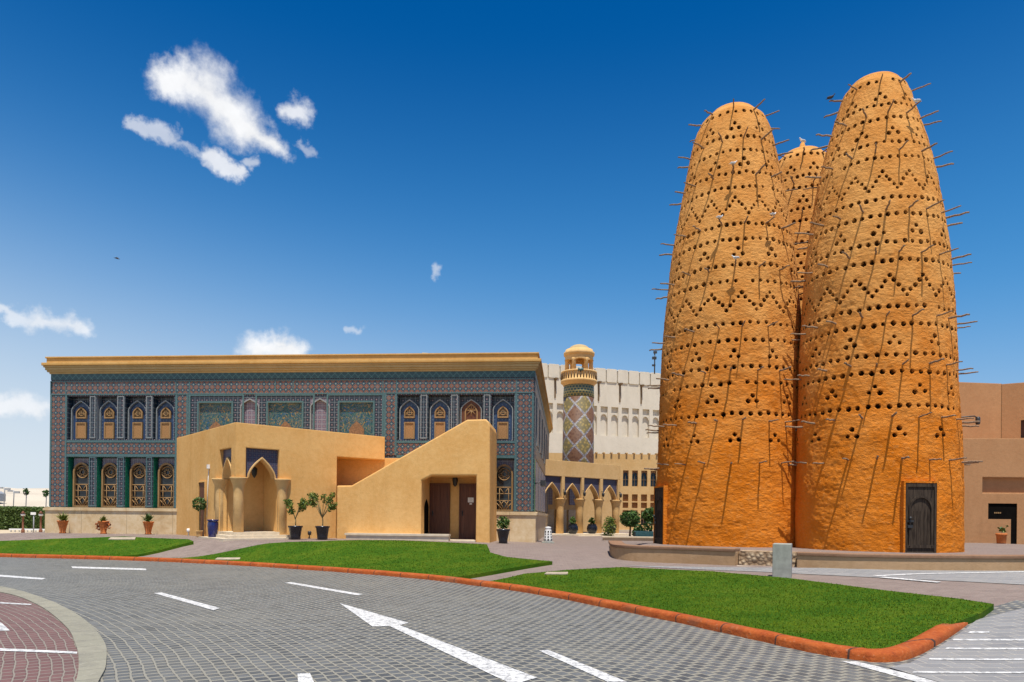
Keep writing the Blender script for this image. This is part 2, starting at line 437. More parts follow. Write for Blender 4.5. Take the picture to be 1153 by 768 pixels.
STARY = mat('star_tile_side', f_star(1), .35, .35)
def f_basetile(axis=0):
    def f(g):
        o,x,z,u,v = tilecoords(g, .22, axis)
        s_ = g.add(u,v)
        col = g.mix(g.noise(o,24,3), (.012,.023,.036), (.028,.044,.060))
        col = g.mix(g.lt(s_,.5), col, (.10,.045,.055)); col = g.mix(g.lt(s_,.2), col, (.30,.32,.34))
        col = g.mix(g.gt(g.mx(u,v),.93), col, (.20,.22,.24))
        return col, None, 0, 0
    return f
BASET = mat('indigo_tile', f_basetile(), .35, .35); BASETY = mat('indigo_tile_side', f_basetile(1), .35, .35)
def f_band(g):
    o,x,z,u,v = tilecoords(g, .3)
    col = g.mix(g.noise(o,14,4), (.022,.060,.070), (.042,.100,.110))
    col = g.mix(g.lt(g.ab(g.sub(u,v)),.12), col, (.08,.17,.165))
    return col, None, 0, 0
TEALB = mat('teal_band_tile', f_band, .4, .35)
TEAL = plain('turquoise_tile', (.075,.145,.15), .3, 25, .4, .35, .05)
PALE = plain('pale_tile_edge', (.24,.26,.26), .25, 25, .45, .3, .05)
GREEN = plain('green_tile', (.018,.20,.115), .3, 14, .3, .4, .05)
def f_blue(g):
    o,x,z,u,v = tilecoords(g, .16)
    col = g.mix(g.noise(o,22,4,.7), (.014,.028,.085), (.04,.085,.17)); col = g.mix(g.lt(g.add(u,v),.35), col, (.12,.17,.22))
    return col, None, 0, 0
BLUET = mat('blue_arabesque_tile', f_blue, .35, .35)
def f_span(g):
    o,x,z,u,v = tilecoords(g, .17)
    col = g.mix(g.noise(o,20,4,.7), (.030,.030,.065), (.085,.075,.125)); col = g.mix(g.lt(g.add(u,v),.45), col, (.13,.10,.10)); col = g.mix(g.gt(g.mx(u,v),.9), col, (.10,.11,.14))
    return col, None, 0, 0
SPAN = mat('spandrel_tile', f_span, .4, .3)
def f_floral(g):
    o = g.obj(); wv = g.noise(o, 3.2, 4, .6, 2.2); n2 = g.noise(o, 7.5, 3, .6, 1.6); n3 = g.noise(o, 19, 3, .6, .5)
    col = g.mix(n3, (.012,.035,.10), (.02,.08,.13))
    col = g.mix(g.lt(g.ab(g.sub(wv,.5)),.035), col, (.22,.23,.17))
    col = g.mix(g.lt(g.ab(g.sub(n2,.5)),.035), col, (.035,.15,.14))
    col = g.mix(g.gt(n2,.60), col, (.42,.27,.07)); col = g.mix(g.gt(g.add(g.mul(n3,.5),g.mul(wv,.5)),.585), col, (.06,.16,.36))
    col = g.mix(g.lt(n2,.33), col, (.03,.12,.06))
    col = g.mix(1.0, col, (.68,.68,.68), 'MULTIPLY')
    return col, None, 0, 0
FLORAL = mat('floral_tile', f_floral, .35, .35)
def f_nich(g):
    o,x,z,u,v = tilecoords(g, .2)
    col = g.mix(g.noise(o,18,4,.7), (.10,.085,.13), (.20,.17,.21)); col = g.mix(g.lt(g.add(u,v),.4), col, (.26,.17,.19)); col = g.mix(g.gt(g.mx(u,v),.88), col, (.28,.27,.30))
    return col, None, 0, 0
MAUVE = mat('mauve_tile', f_nich, .4, .3)

# ------------------------------------------------------------------ ground sheets
def sheet(name, poly, off, m, kind='structure', step=.5, skirt=0.0, label=None, cat=None):
    bm = bmesh.new(); vs = [bm.verts.new((p[0],p[1],0)) for p in poly]
    bm.faces.new(vs); bmesh.ops.triangulate(bm, faces=bm.faces[:])
    xs = [p[0] for p in poly]; ys = [p[1] for p in poly]
    for ax,(a,b) in enumerate(((min(xs),max(xs)),(min(ys),max(ys)))):
        k = math.floor(a/step)*step+step
        while k < b:
            no = (1,0,0) if ax == 0 else (0,1,0); co = (k,0,0) if ax == 0 else (0,k,0)
            bmesh.ops.bisect_plane(bm, geom=bm.verts[:]+bm.edges[:]+bm.faces[:], plane_co=co, plane_no=no, dist=1e-5)
            k += step
    bm.normal_update()
    for f in bm.faces:
        if f.normal.z < 0: f.normal_flip()
    for v in bm.verts: v.co.z = h(v.co.x, v.co.y)+off
    if skirt > 0:
        be = [e for e in bm.edges if e.is_boundary]
        r = bmesh.ops.extrude_edge_only(bm, edges=be)
        for v in r['geom']:
            if isinstance(v, bmesh.types.BMVert): v.co.z -= skirt
        bmesh.ops.recalc_face_normals(bm, faces=bm.faces[:])
    me = bpy.data.meshes.new(name); bm.to_mesh(me); bm.free(); me.materials.append(m)
    for p in me.polygons: p.use_smooth = False
    o = bpy.data.objects.new(name, me); COL.objects.link(o)
    return tag(o, label, cat, None, kind)
def gp(pts, off=0.0): return [tuple(ground(x,y,off)[:2]) for x,y in pts]
# the earth itself, one sheet to the horizon
xs = sorted(set([-3000,-1200,-500,-250,-150,-100]+list(np.arange(-70,71,1.0))+[100,150,250,500,1200,3000]))
ys = sorted(set([-600,-200,-80,-40,-20]+list(np.arange(-10,100,1.0))+[110,130,170,250,400,700,1300,2500,5000]))
V = [(x,y,h(x,y)-.16) for y in ys for x in xs]; nx = len(xs)
Fc = [(j*nx+i,j*nx+i+1,(j+1)*nx+i+1,(j+1)*nx+i) for j in range(len(ys)-1) for i in range(nx-1)]
me = bpy.data.meshes.new('ground'); me.from_pydata(V,[],Fc); me.materials.append(SAND)
o = bpy.data.objects.new('ground', me); COL.objects.link(o); tag(o, kind='structure')
def arc(r, a0, a1, n): return [(CX+r*math.cos(a0+(a1-a0)*i/n), CY+r*math.sin(a0+(a1-a0)*i/n)) for i in range(n+1)]
A0, A1 = R(-25), R(112)
# kerb line from the photograph (outer edge of the roadway), then the rounded island tip
kerb_px = [(-60,625),(0,627.5),(100,630),(200,633.5),(300,639),(400,646),(480,653),(540,660.5),(600,669),(700,688.5),(800,710),(870,726),(920,737),(960,743.5),(990,746.5),(1015,745),(1035,738.5),(1055,727.5),(1080,711),(1103,693)]
kerb = [Vector(ground(x,y)[:2]) for x,y in kerb_px]
road_out = [(CX+RK*math.cos(a),CY+RK*math.sin(a)) for a in (A1, R(105))] 
# grey setts: roundabout lane plus the branch on the right
kp = [tuple(k+(k-Vector((CX,CY))).normalized()*.06) for k in kerb[:15]]
sheet('road', arc(22.0,R(-40),R(110),60)+kp+[tuple(q) for q in gp([(1060,720),(1110,686),(1145,676),(1230,690)])]+[(14,6),(9,-6),(2,-18)], .006, SETTS)
# pavers: everything between kerb and buildings
kin = [tuple(k+(k-Vector((CX,CY))).normalized()*.05) for k in kerb[:15]]
right_side = gp([(1060,722),(1110,688),(1145,678),(1230,692)])
sheet('pavement', list(reversed([tuple(q) for q in kin]))+[(-30,27.0),(-30,38),(-20,45),(0,60),(14,60),(30,40),(30,12)]+list(reversed([(p[0],p[1]) for p in right_side])), .002, PAVE)
sheet('branch_lane', gp([(700,637),(900,640),(1160,642.5),(1230,644),(1230,664),(1153,659),(1080,655),(990,651),(850,644)]), .012, SLABS)
sheet('crossing', gp([(1000,753),(1025,748),(1050,734),(1085,711),(1100,699),(1160,684),(1260,700),(1300,800),(1160,800)]), .018, SLABS)
def ring(name, r0, r1, off, m, drop=0.0):
    b = MB(); n = 90; th = [R(-40)+R(150)*i/n for i in range(n+1)]
    rs = [r0+(r1-r0)*k/max(1,int((r1-r0)/1.0)) for k in range(max(1,int((r1-r0)/1.0))+1)]
    pt = lambda r,t,z: (CX+r*math.cos(t), CY+r*math.sin(t), z)
    for i in range(n):
        for k in range(len(rs)-1): b.quad([pt(rs[k],th[i],off),pt(rs[k+1],th[i],off),pt(rs[k+1],th[i+1],off),pt(rs[k],th[i+1],off)])
        if drop:
            b.quad([pt(r1,th[i],off),pt(r1,th[i],off-drop),pt(r1,th[i+1],off-drop),pt(r1,th[i+1],off)]); b.quad([pt(r0,th[i],off-drop),pt(r0,th[i],off),pt(r0,th[i+1],off),pt(r0,th[i+1],off-drop)])
    return tag(b.build(name, m), kind='structure')
def densify(pts, n=6):
    P = [pts[0]]+list(pts)+[pts[-1]]; out = []
    for i in range(1,len(P)-2):
        for k in range(n):
            t = k/n; a,b,c,d = P[i-1],P[i],P[i+1],P[i+2]
            out.append(.5*((2*b)+(c-a)*t+(2*a-5*b+4*c-d)*t*t+(3*b-a-3*c+d)*t**3))
    return out+[P[-2]]
outer = gp([(-160,648),(-80,652.5),(0,661.5),(48.7,675),(89,695),(116,722.5),(119.5,749.5),(112,768),(96,800),(70,840)])
inner = gp([(40,830),(70,796),(86,768),(88.5,745),(85,728),(73,706),(40.6,681.5),(0,668),(-80,659),(-160,654.5)])
sm = lambda L: [tuple(q) for q in densify([Vector(p) for p in L], 5)]
so_, si_ = sm(outer), sm(inner)
sheet('red_paving', list(reversed(si_))+[(-2.2,2.0),(-12,1.5),(-26,8)], .014, REDP)
sheet('stone_edging', so_+si_, .03, RING, skirt=.04)
# kerb: rounded profile swept along the kerb line
kd = densify(kerb); mb = MB(); prof = [(-.0,-.05),(.0,.075),(.02,.11),(.06,.125),(.13,.128),(.19,.125),(.21,.09),(.21,-.05)]
n0 = len(kd)
for i,p in enumerate(kd):
    t = (kd[min(i+1,n0-1)]-kd[max(i-1,0)]).normalized(); nrm = Vector((-t.y,t.x))
    fade = 1.0 if i < n0-8 else max(.15,(n0-1-i)/8)
    for a,b in prof:
        q = p+nrm*a; jx = .009*math.sin(i*1.7+b*40)+.006*math.sin(i*.9); z0 = h(p.x,p.y)
        mb.v.append((q.x+jx, q.y+jx, z0+b*(fade if b>0 else 1)))
K = len(prof)
for i in range(n0-1):
    for k in range(K-1): mb.f.append((i*K+k,(i+1)*K+k,(i+1)*K+k+1,i*K+k+1)); mb.mi.append(0); mb.sm.append(True)
mb.f.append(tuple((n0-1)*K+k for k in range(K))); mb.mi.append(0); mb.sm.append(False)
tag(mb.build('kerb', KERB), kind='structure')
# lawns
def offs(k, d):
    return [tuple(kd[i]+Vector((-(kd[min(i+1,n0-1)]-kd[max(i-1,0)]).normalized().y,(kd[min(i+1,n0-1)]-kd[max(i-1,0)]).normalized().x))*d) for i in k]
def kidx(px):    # index in kd of a kerb pixel column
    for i,(x,y) in enumerate(kerb_px):
        if x >= px:
            x0 = kerb_px[i-1][0]; return max(0,int(((i-1)+(px-x0)/(x-x0))*6))
    return n0-1
def lawn(name, label, px0, px1, back):
    ks = offs(range(kidx(px0), kidx(px1)+1), .22)
    poly = [tuple(q) for q in ks]+list(reversed(gp(back, .10)))
    o = sheet(name, poly, .10, LAWN, kind='structure', skirt=.16)
    me = o.data; me.calc_loop_triangles()
    vs = np.array([v.co for v in me.vertices]); tr = np.array([t.vertices for t in me.loop_triangles])
    a,b,c = vs[tr[:,0]],vs[tr[:,1]],vs[tr[:,2]]
    nr = np.cross(b-a,c-a); ar = np.linalg.norm(nr,axis=1)/2
    ok = np.abs(nr[:,2])/(2*ar+1e-9) > .5; ar = ar*ok
    ctr = (a+b+c)/3; dist = np.linalg.norm(ctr[:,:2],axis=1); wgt = ar*np.clip((11/dist)**1.3,.2,1.2)
    n = int(min(90000, wgt.sum()*1500))
    idx = rng.choice(len(tr), n, p=wgt/wgt.sum())
    r1 = np.sqrt(rng.random(n)); r2 = rng.random(n)
    P = (1-r1)[:,None]*a[idx]+(r1*(1-r2))[:,None]*b[idx]+(r1*r2)[:,None]*c[idx]
    hh = rng.uniform(.008,.022,n); an = rng.random(n)*2*PI; wd = rng.uniform(.004,.009,n)*np.clip(dist[idx]/9,1,2.2)
    dx_ = np.cos(an)*wd; dy_ = np.sin(an)*wd; ln = rng.normal(0,.012,(n,2))
    vv = np.zeros((n,3,3)); vv[:,0] = P; vv[:,1] = P; vv[:,2] = P
    vv[:,0,0] -= dx_; vv[:,0,1] -= dy_; vv[:,1,0] += dx_; vv[:,1,1] += dy_; vv[:,2,0] += ln[:,0]; vv[:,2,1] += ln[:,1]; vv[:,2,2] += hh; vv[:,:2,2] -= .005
    m2 = bpy.data.meshes.new('grass'); m2.vertices.add(3*n); m2.vertices.foreach_set('co', vv.reshape(-1))
    m2.loops.add(3*n); m2.loops.foreach_set('vertex_index', np.arange(3*n,dtype=np.int32)); m2.polygons.add(n)
    m2.polygons.foreach_set('loop_start', np.arange(0,3*n,3,dtype=np.int32)); m2.polygons.foreach_set('loop_total', np.full(n,3,dtype=np.int32))
    m2.update(calc_edges=True); m2.materials.append(GRASS)
    go = bpy.data.objects.new('grass', m2); COL.objects.link(go); tag(go, label, 'grass', None, 'stuff')
lawn('lawn','mown green grass of the far left lawn before the tiled facade', -60, 104, [(-70,609),(0,609),(60,606.5),(140,604),(212,607),(218,609.5)])
lawn('lawn','mown green grass of the middle lawn before the ochre porch and stair wall', 168, 508, [(300,612),(360,609.5),(450,608.5),(548,613),(552,622),(570,627),(622,632)])
lawn('lawn','mown green grass of the near lawn that tapers to the orange kerb corner', 542, 1060, [(590,646),(640,641.5),(700,638.5),(800,643),(890,651),(1000,665),(1080,674),(1119,680),(1105,690)])
# road markings
def mark(pts, off=.0125): sheet('road_marking', gp(pts), off, PAINT)
def Z2(p): return [(250+x/3.116,580+y/3.116) for x,y in p]
mark(Z2([(412,311),(655,381),(622,389),(1105,574),(1045,592),(1005,592),(588,392),(528,394)]))
mark([(80,638.2),(82,640.2),(165,642.6),(164,640.6)]); mark([(-10,647),(-10,649.2),(47,653.2),(52,651.6)])
mark([(173,668.5),(182,667.8),(248,685.5),(240,687.8)]); mark([(320,656.8),(328,656),(409,669.8),(402,671)])
mark([(607,733.8),(617,732.8),(706,769),(684,769)]); mark([(335,760),(349,759.3),(356,775),(336,775)])
mark([(947,745.5),(965,746),(1065,770),(1035,770)])
mark([(982,649.2),(990,650),(1153,645.2),(1153,644.2)], .020); mark([(994,650.2),(990,651.2),(1055,657),(1060,656)], .020)
for y0,x0,x1 in ((713.5,1092,1114),(722,1074,1180),(732,1066,1180),(744,1047,1180),(759,1029,1180)): mark([(x0,y0-.8),(x0-2,y0+1.0),(x1,y0+1.2),(x1,y0-.6)], .0235)
mark([(-5,731.5),(-5,734.5),(87,738),(87,735.6)], .02); mark([(-5,679),(-5,680.4),(34,682.6),(36,681.4)], .02); mark([(-5,700),(-5,712),(11,711.5),(2,703)], .02)
STEP2 = plain('worn_stone', (.40,.33,.24), .2, 5, .9)
for k,(x,y,ww,lab) in enumerate(((137,606.5,15,'pale stone cover lying in the far left lawn'),(256,629.5,14,'pale stone drain cover near the orange kerb of the middle lawn'),(626,646.0,13,'pale stone cover at the left end of the near lawn'))):
    o = sheet('drain_cover', gp([(x-ww,y+1.1),(x+ww,y+1.1),(x+ww*1.05,y-.9),(x-ww*.8,y-.9)],.10), .125, STEP2, None, 2, .05); tag(o, lab, 'cover')

#@@PART2
# ------------------------------------------------------------------ helpers for arches and walls
def arch_pts(cx, w, zs, za, n=10, e=None):
    """arch curve from (cx-w,zs) over the apex to (cx+w,zs): pointed, or round when e is 'round'"""
    H = max(za-zs, .01); L = []
    if e is None: e = .56 if H > w*.8 else .62
    for i in range(n+1):
        q = i/n
        if e == 'round': L.append((cx-w*math.cos(q*PI/2), zs+H*math.sin(q*PI/2)))
        else:
            t = q**1.7; L.append((cx-w*(1-t), zs+H*t**e))
    return L+[(2*cx-x, z) for x,z in reversed(L[:-1])]
def arch_wall(mb, s0, s1, z0, z1, cx, w, zs, za, y0, y1, mi=0, mside=None, e=None):
    poly = [(s0,z0)] + ([(cx-w,z0)] if zs > z0+1e-3 else []) + arch_pts(cx,w,zs,za,e=e) + ([(cx+w,z0)] if zs > z0+1e-3 else []) + [(s1,z0),(s1,z1),(s0,z1)]
    # drop duplicates
    q = []
    for p in poly:
        if not q or abs(p[0]-q[-1][0])+abs(p[1]-q[-1][1]) > 1e-5: q.append(p)
    mb.prism(q, y0, y1, mi, mside)
def arch_rim(mb, cx, w, zs, za, t, y0, y1, mi=0, legs=0.0, e=None):
    o = arch_pts(cx,w+t,zs,za+t*1.3,e=e); i_ = arch_pts(cx,w,zs,za,e=e)
    if legs: o = [(o[0][0],zs-legs)]+o+[(o[-1][0],zs-legs)]; i_ = [(i_[0][0],zs-legs)]+i_+[(i_[-1][0],zs-legs)]
    for k in range(len(o)-1):
        n = len(mb.v); a,b,c,d = o[k],o[k+1],i_[k+1],i_[k]
        mb.v += [(a[0],y0,a[1]),(b[0],y0,b[1]),(c[0],y0,c[1]),(d[0],y0,d[1]),(a[0],y1,a[1]),(b[0],y1,b[1]),(c[0],y1,c[1]),(d[0],y1,d[1])]
        for q in ((0,3,2,1),(0,1,5,4),(2,3,7,6)): mb.f.append(tuple(n+i for i in q)); mb.mi.append(mi); mb.sm.append(False)
def wall_open(mb, s0, s1, z0, z1, ops, y0, y1, mi=0):
    """front wall with rectangular openings and their reveals"""
    xs = sorted({s0,s1}|{q for o in ops for q in (o[0],o[1])}); zs = sorted({z0,z1}|{q for o in ops for q in (o[2],o[3])})
    for i in range(len(xs)-1):
        for j in range(len(zs)-1):
            cx,cz = (xs[i]+xs[i+1])/2,(zs[j]+zs[j+1])/2
            if any(o[0]<cx<o[1] and o[2]<cz<o[3] for o in ops): continue
            mb.quad([(xs[i],y0,zs[j]),(xs[i+1],y0,zs[j]),(xs[i+1],y0,zs[j+1]),(xs[i],y0,zs[j+1])], mi)
# ------------------------------------------------------------------ MOSQUE
FM = Frame(-20.98, 31.0, -math.atan(.082), .6)
mos = thing('mosque_building','long two storey building covered in blue and brown patterned tiles under a sandy cornice','mosque',(-20.98,31.0,.6),FM.a)
def zavg(yl, yr): return .5*(FM.z_(57,yl)+FM.z_(601,yr))
SX = lambda x, y=500: FM.s_(x, y)
S0, S1 = SX(57.0), SX(601.5)
zT, zL, zC = zavg(400.8,399.6), zavg(411,410.4), zavg(420,419)
zt1, zb1, zb1l, zn1, zn0, zb2, zb2l, zm1, zp = zavg(426.5,426), zavg(429,428.5), zavg(442.4,443), zavg(445.4,445.4), zavg(493.8,496.3), zavg(497.8,499.6), zavg(510.6,513.4), zavg(514,517), zavg(570.5,577)
DEP = 22.0
# openings: (px left, right)
up_px = [(76.5,100.5),(108.9,131.3),(140.9,163.7),(172.6,195.7),(447.8,472.3),(482.2,506.8),(516.6,543.3),(553.2,578.6)]
up = [(SX(a,470),SX(b,470)) for a,b in up_px]
lo_px = [(76.5,99.5),(108.9,131.3),(140.9,163.7),(172.6,195.7),(447.8,472.3),(482.2,506.8),(516.6,543.3),(553.8,578.6)]
lo = [(SX(a,540),SX(b,540)) for a,b in lo_px if a < 440 or a > 550]
pan_px = [(224,260.8),(301.8,340.0),(382.2,420)]; pan = [(SX(a,470),SX(b,470)) for a,b in pan_px]
nic_px = [(270.5,292),(349,371.5)]; nic = [(SX(a,470),SX(b,470)) for a,b in nic_px]
zpt = zavg(453.5,453.5); zpb = zavg(492,494); znt = zavg(448,448)
ops = [(a,b,zn0,zn1) for a,b in up]+[(a,b,zp,zm1) for a,b in lo]+[(a,b,zpb,zpt) for a,b in pan]+[(a,b,zpb,znt) for a,b in nic]
mb = MB(); wall_open(mb, S0, S1, zp, zC, ops, 0, .3); mb.build('front_wall', BASET, mos)
mb = MB()   # solid behind: side walls, back, roof
mb.box(S0+.004,.42,0,S1-.45,DEP,zC); mb.build('inner_walls', OCHRE2, mos)
# plinth
mb = MB(); mb.box(S0-.14,-.12,-.5,S1+.10,.4,zp-.14); mb.build('plinth', MARBLE, mos)
mb = MB(); mb.prism([(S0-.2,zp-.14),(S1+.15,zp-.14),(S1+.15,zp-.05),(S1+.06,zp),(S0-.06,zp),(S0-.2,zp-.05)], -.17, .4); mb.build('plinth_cap', MARBLE, mos)
# cornice: stepped profile all round
def ring_box(mb, e, z0, z1, mi=0, y1=DEP): mb.box(S0-e,-e,z0,S1+e,y1+e,z1,mi)
mb = MB(); hC = zL-zC
for e,a,b in ((.05,0,.22),(.12,.22,.45),(.17,.45,.78),(.22,.78,1.0)): ring_box(mb,e,zC+hC*a,zC+hC*b-.003)
mb.build('cornice_moulding', CREAM2, mos)
mb = MB(); hT = zT-zL
ring_box(mb,.27,zL,zL+hT*.30); 
n=len(mb.v); e0,e1=.27,.10
mb.box(S0-.13,-.13,zL+hT*.30,S1+.13,DEP+.13,zT-.07); mb.box(S0-.17,-.17,zT-.068,S1+.17,DEP+.17,zT)
mb.build('cornice', CREAM, mos)
# tile bands and lines
def strip(name, x0,x1,z0,z1,m,out=.02,lab=None):
    b = MB(); b.box(x0,-out,z0,x1,.002,z1); return b.build(name, m, mos, lab)
strip('teal_band', S0,S1,zt1+.0,zC-.002,TEALB,.025)
seps = [S0, SX(74,470), SX(198.5,470), SX(212.5,470), SX(430.5,470), SX(446,470), SX(580.8,470), S1]
strip('tile_frieze', S0+.08,S1-.05,zb1l,zb1,STAR,.018)
lw = .07
for (a,b) in ((74.5,198),(198.5,213.5),(213.8,310),(310.4,330),(330.4,431),(431.4,446),(446.5,581),(57.6,74.2),(581.4,601)):
    A,B = SX(a,436)+.02, SX(b,436)-.02
    b_ = MB()
    for q in ((A,zb1l-.05,B,zb1l),(A,zb1,B,zb1+.045),(A-.04,zb1l-.05,A,zb1+.045),(B,zb1l-.05,B+.0,zb1+.045)): 
        if abs(q[2]-q[0])>1e-4: b_.box(q[0],-.035,q[1],q[2],.001,q[3])
    b_.build('frieze_border', TEAL, mos)
for a,b,zlo in ((58.8,73.5,zp+.03),(199.8,212.3,zp+.03),(432.4,444.6,zavg(512,512)),(582.2,598.5,zp+.03)):
    A,B = SX(a,480),SX(b,480)
    strip('vertical_tile_band',A,B,zlo,zb1l-.07,STAR,.018)
    b_ = MB(); b_.box(A-.09,-.032,zlo,A-.004,.001,zb1l-.055); b_.box(B+.004,-.032,zlo,B+.09,.001,zb1l-.055); b_.build('band_border', TEAL, mos)
for a,b in ((75.6,197.6),(446.8,580.0)):
    A,B = SX(a,500),SX(b,500)
    strip('middle_tile_band',A,B,zb2l+.02,zb2-.02,STAR,.018)
    b_ = MB(); b_.box(A,-.034,zb2,B,.001,zb2+.10); b_.box(A,-.034,zb2l-.12,B,.001,zb2l); b_.build('band_border', TEAL, mos)
# piers between openings: framed indigo panels
for row,zz0,zz1 in ((up[:4],zn0,zn1),(up[4:],zn0,zn1),(lo[:4],zp,zm1)):
    for i in range(len(row)-1):
        A,B = row[i][1]+.05,row[i+1][0]-.05
        b_ = MB(); t=.035; D=-.03
        b_.box(A,D,zz0+.05,A+t,.001,zz1); b_.box(B-t,D,zz0+.05,B,.001,zz1); b_.box(A+t,D,zz1-t,B-t,.001,zz1); b_.box(A+t,D,zz0+.05,B-t,.001,zz0+.05+t)
        b_.build('pier_border', TEAL if row[0] is lo[0] else PALE, mos)
def niche_shell(x0,x1,z0,z1,dep,mback,mrev,name='niche'):
    b = MB()
    b.quad([(x0,dep,z0),(x1,dep,z0),(x1,dep,z1),(x0,dep,z1)],0)
    b.quad([(x0,0,z0),(x0,dep,z0),(x0,dep,z1),(x0,0,z1)],1); b.quad([(x1,dep,z0),(x1,0,z0),(x1,0,z1),(x1,dep,z1)],1)
    b.quad([(x0,dep,z1),(x1,dep,z1),(x1,0,z1),(x0,0,z1)],1); b.quad([(x0,0,z0),(x1,0,z0),(x1,dep,z0),(x0,dep,z0)],1)
    return b.build(name,[mback,mrev],mos)
# upper windows
for i,(a,b) in enumerate(up):
    W = b-a; Hn = zn1-zn0; cx = (a+b)/2; dep = .30
    niche_shell(a,b,zn0,zn1,dep,BASET,BASET)
    b_ = MB(); aw = W*.41; zs = zn0+Hn*.68; za = zn0+Hn*.89
    if i == 6:   # the arched wooden door-like shutter
        poly = [(cx-aw,zn0+.02)]+arch_pts(cx,aw,zs,za)+[(cx+aw,zn0+.02)]
        b_.prism(poly, dep-.1, dep-.01)
        dw = b_.build('wooden_shutter', DOORB, mos, 'red brown wooden shutter with a pointed top')
        r_ = MB(); arch_rim(r_,cx,aw,zs,za,.04,dep-.16,dep-.01,0,zs-zn0); r_.build('arch_rim',PALE,dw)
        r_ = MB(); arch_rim(r_,cx,aw*.55,zs-.1,za-.2,.05,dep-.14,dep-.1,0,.5)
        for k in range(8):
            q = 2*PI*k/8; r_.tube([(cx,dep-.12,zs-.02),(cx+.25*math.cos(q),dep-.12,zs-.02+.25*math.sin(q))],.02,5)
        r_.build('carving',FRAMEW,dw); continue
    poly = [(cx-aw,zn0+.02)]+arch_pts(cx,aw,zs,za)+[(cx+aw,zn0+.02)]
    b_.prism(poly, dep-.06, dep-.005); wn = b_.build('window', BLUET, mos)
    r_ = MB(); arch_rim(r_,cx,aw,zs,za,.045,dep-.17,dep-.005,0,zs-zn0); r_.build('arch_rim',PALE,wn)
    fw = W*.245; z0_,z1_ = zn0+Hn*.03, zn0+Hn*.41          # rectangular shutter
    r_ = MB(); t=.055
    r_.box(cx-fw,dep-.15,z0_,cx-fw+t,dep-.06,z1_); r_.box(cx+fw-t,dep-.15,z0_,cx+fw,dep-.06,z1_); r_.box(cx-fw+t,dep-.15,z1_-t,cx+fw-t,dep-.06,z1_); r_.box(cx-fw+t,dep-.15,z0_,cx+fw-t,dep-.06,z0_+t)
    za_ = zn0+Hn*.76; zsp = zn0+Hn*.62; zq = zn0+Hn*.50
    arch_rim(r_,cx,fw-t,zsp,za_-.05,t,dep-.15,dep-.06,0,zsp-zq-t); r_.box(cx-fw,dep-.15,zq-.002,cx+fw,dep-.06,zq+t); 
    r_.build('frame',FRAMEW,wn)
    r_ = MB(); r_.box(cx-fw+t,dep-.12,z0_+t,cx+fw-t,dep-.062,z1_-t); r_.build('shutter',SHUT,wn)
    r_ = MB(); r_.prism([(cx-fw+t,zq+t)]+arch_pts(cx,fw-t,zsp,za_-.05)+[(cx+fw-t,zq+t)],dep-.085,dep-.062); r_.build('pane',GLASS,wn)
    r_ = MB()
    for k in range(-2,3): r_.tube([(cx+k*.075,dep-.11,zq+t),(cx+k*.075,dep-.11,zsp+.16-abs(k)*.05)],.012,5)
    for k in range(4): r_.tube([(cx-fw+t,dep-.11,zq+t+.09*k),(cx+fw-t,dep-.11,zq+t+.09*k)],.012,5)
    r_.tube([(cx+.13*math.cos(q),dep-.115,zsp+.02+.13*math.sin(q)) for q in [PI*2*j/12 for j in range(13)]],.016,5)
    r_.build('grille',FRAMEW,wn)
# lower windows
def low_window(a,b,parent_frame=mos):
    W = b-a; Hn = zm1-zp; cx=(a+b)/2; dep=.34
    niche_shell(a,b,zp,zm1,dep,BASET,GREEN)
    x0,x1 = a+W*.13,b-W*.05; cx=(x0+x1)/2; hw=(x1-x0)/2; zs=zp+Hn*.70; za=zp+Hn*.885
    b_ = MB(); arch_rim(b_,cx,hw-.07,zs,za-.06,.07,dep-.20,dep-.005,0,zs-zp-.01,'round'); b_.box(x0+.07,dep-.18,zp+.01,x1-.07,dep-.02,zp+.09)
    wn = b_.build('window',FRAMEW,mos)
    p_ = MB(); p_.prism([(x0+.07,zp+.09)]+arch_pts(cx,hw-.07,zs,za-.06,e='round')+[(x1-.07,zp+.09)],dep-.07,dep-.006); p_.build('pane',GLASS,wn)
    l_ = MB(); y=dep-.11; iw=hw-.07; r=.019
    B = lambda p,q,rr=r: l_.tube([(cx+p[0]*iw,y,zp+.09+p[1]*Hn),(cx+q[0]*iw,y,zp+.09+q[1]*Hn)],rr,5)
    B((-1,.42),(1,.42),.026); B((-.62,0),(-.62,.42)); B((.62,0),(.62,.42)); B((-1,.30),(1,.30)); B((-1,.17),(1,.17)); B((0,.0),(-.62,.17)); B((0,0),(.62,.17)); B((-1,.12),(-.2,0)); B((1,.12),(.2,0)); B((-.62,.42),(0,.30)); B((.62,.42),(0,.30)); B((0,.17),(-.62,.06)); B((0,.17),(.62,.06))
    ccz = zs+.02; rc = iw*.80
    l_.tube([(cx+rc*math.cos(PI*2*j/18),y,ccz+rc*math.sin(PI*2*j/18)) for j in range(19)],.026,5)
    l_.tube([(cx+rc*.45*math.cos(PI*2*j/12),y,ccz+rc*.45*math.sin(PI*2*j/12)) for j in range(13)],.017,5)
    for j in range(8):
        q=PI*2*j/8; q2=PI*2*(j+3)/8
        l_.tube([(cx+rc*math.cos(q),y,ccz+rc*math.sin(q)),(cx+rc*math.cos(q2),y,ccz+rc*math.sin(q2))],.013,5)
    l_.build('lattice',FRAMEW,wn)
    s_ = MB(); arch_wall(s_,x0-.02,x1+.02,zs,zm1-.02,cx,hw,zs,za,dep-.10,dep-.004,e='round'); s_.build('spandrel',MAUVE,wn)
for a,b in lo: low_window(a,b)
CART = plain('brown_cartouche_tile', (.22,.12,.06), .35, 25, .5)
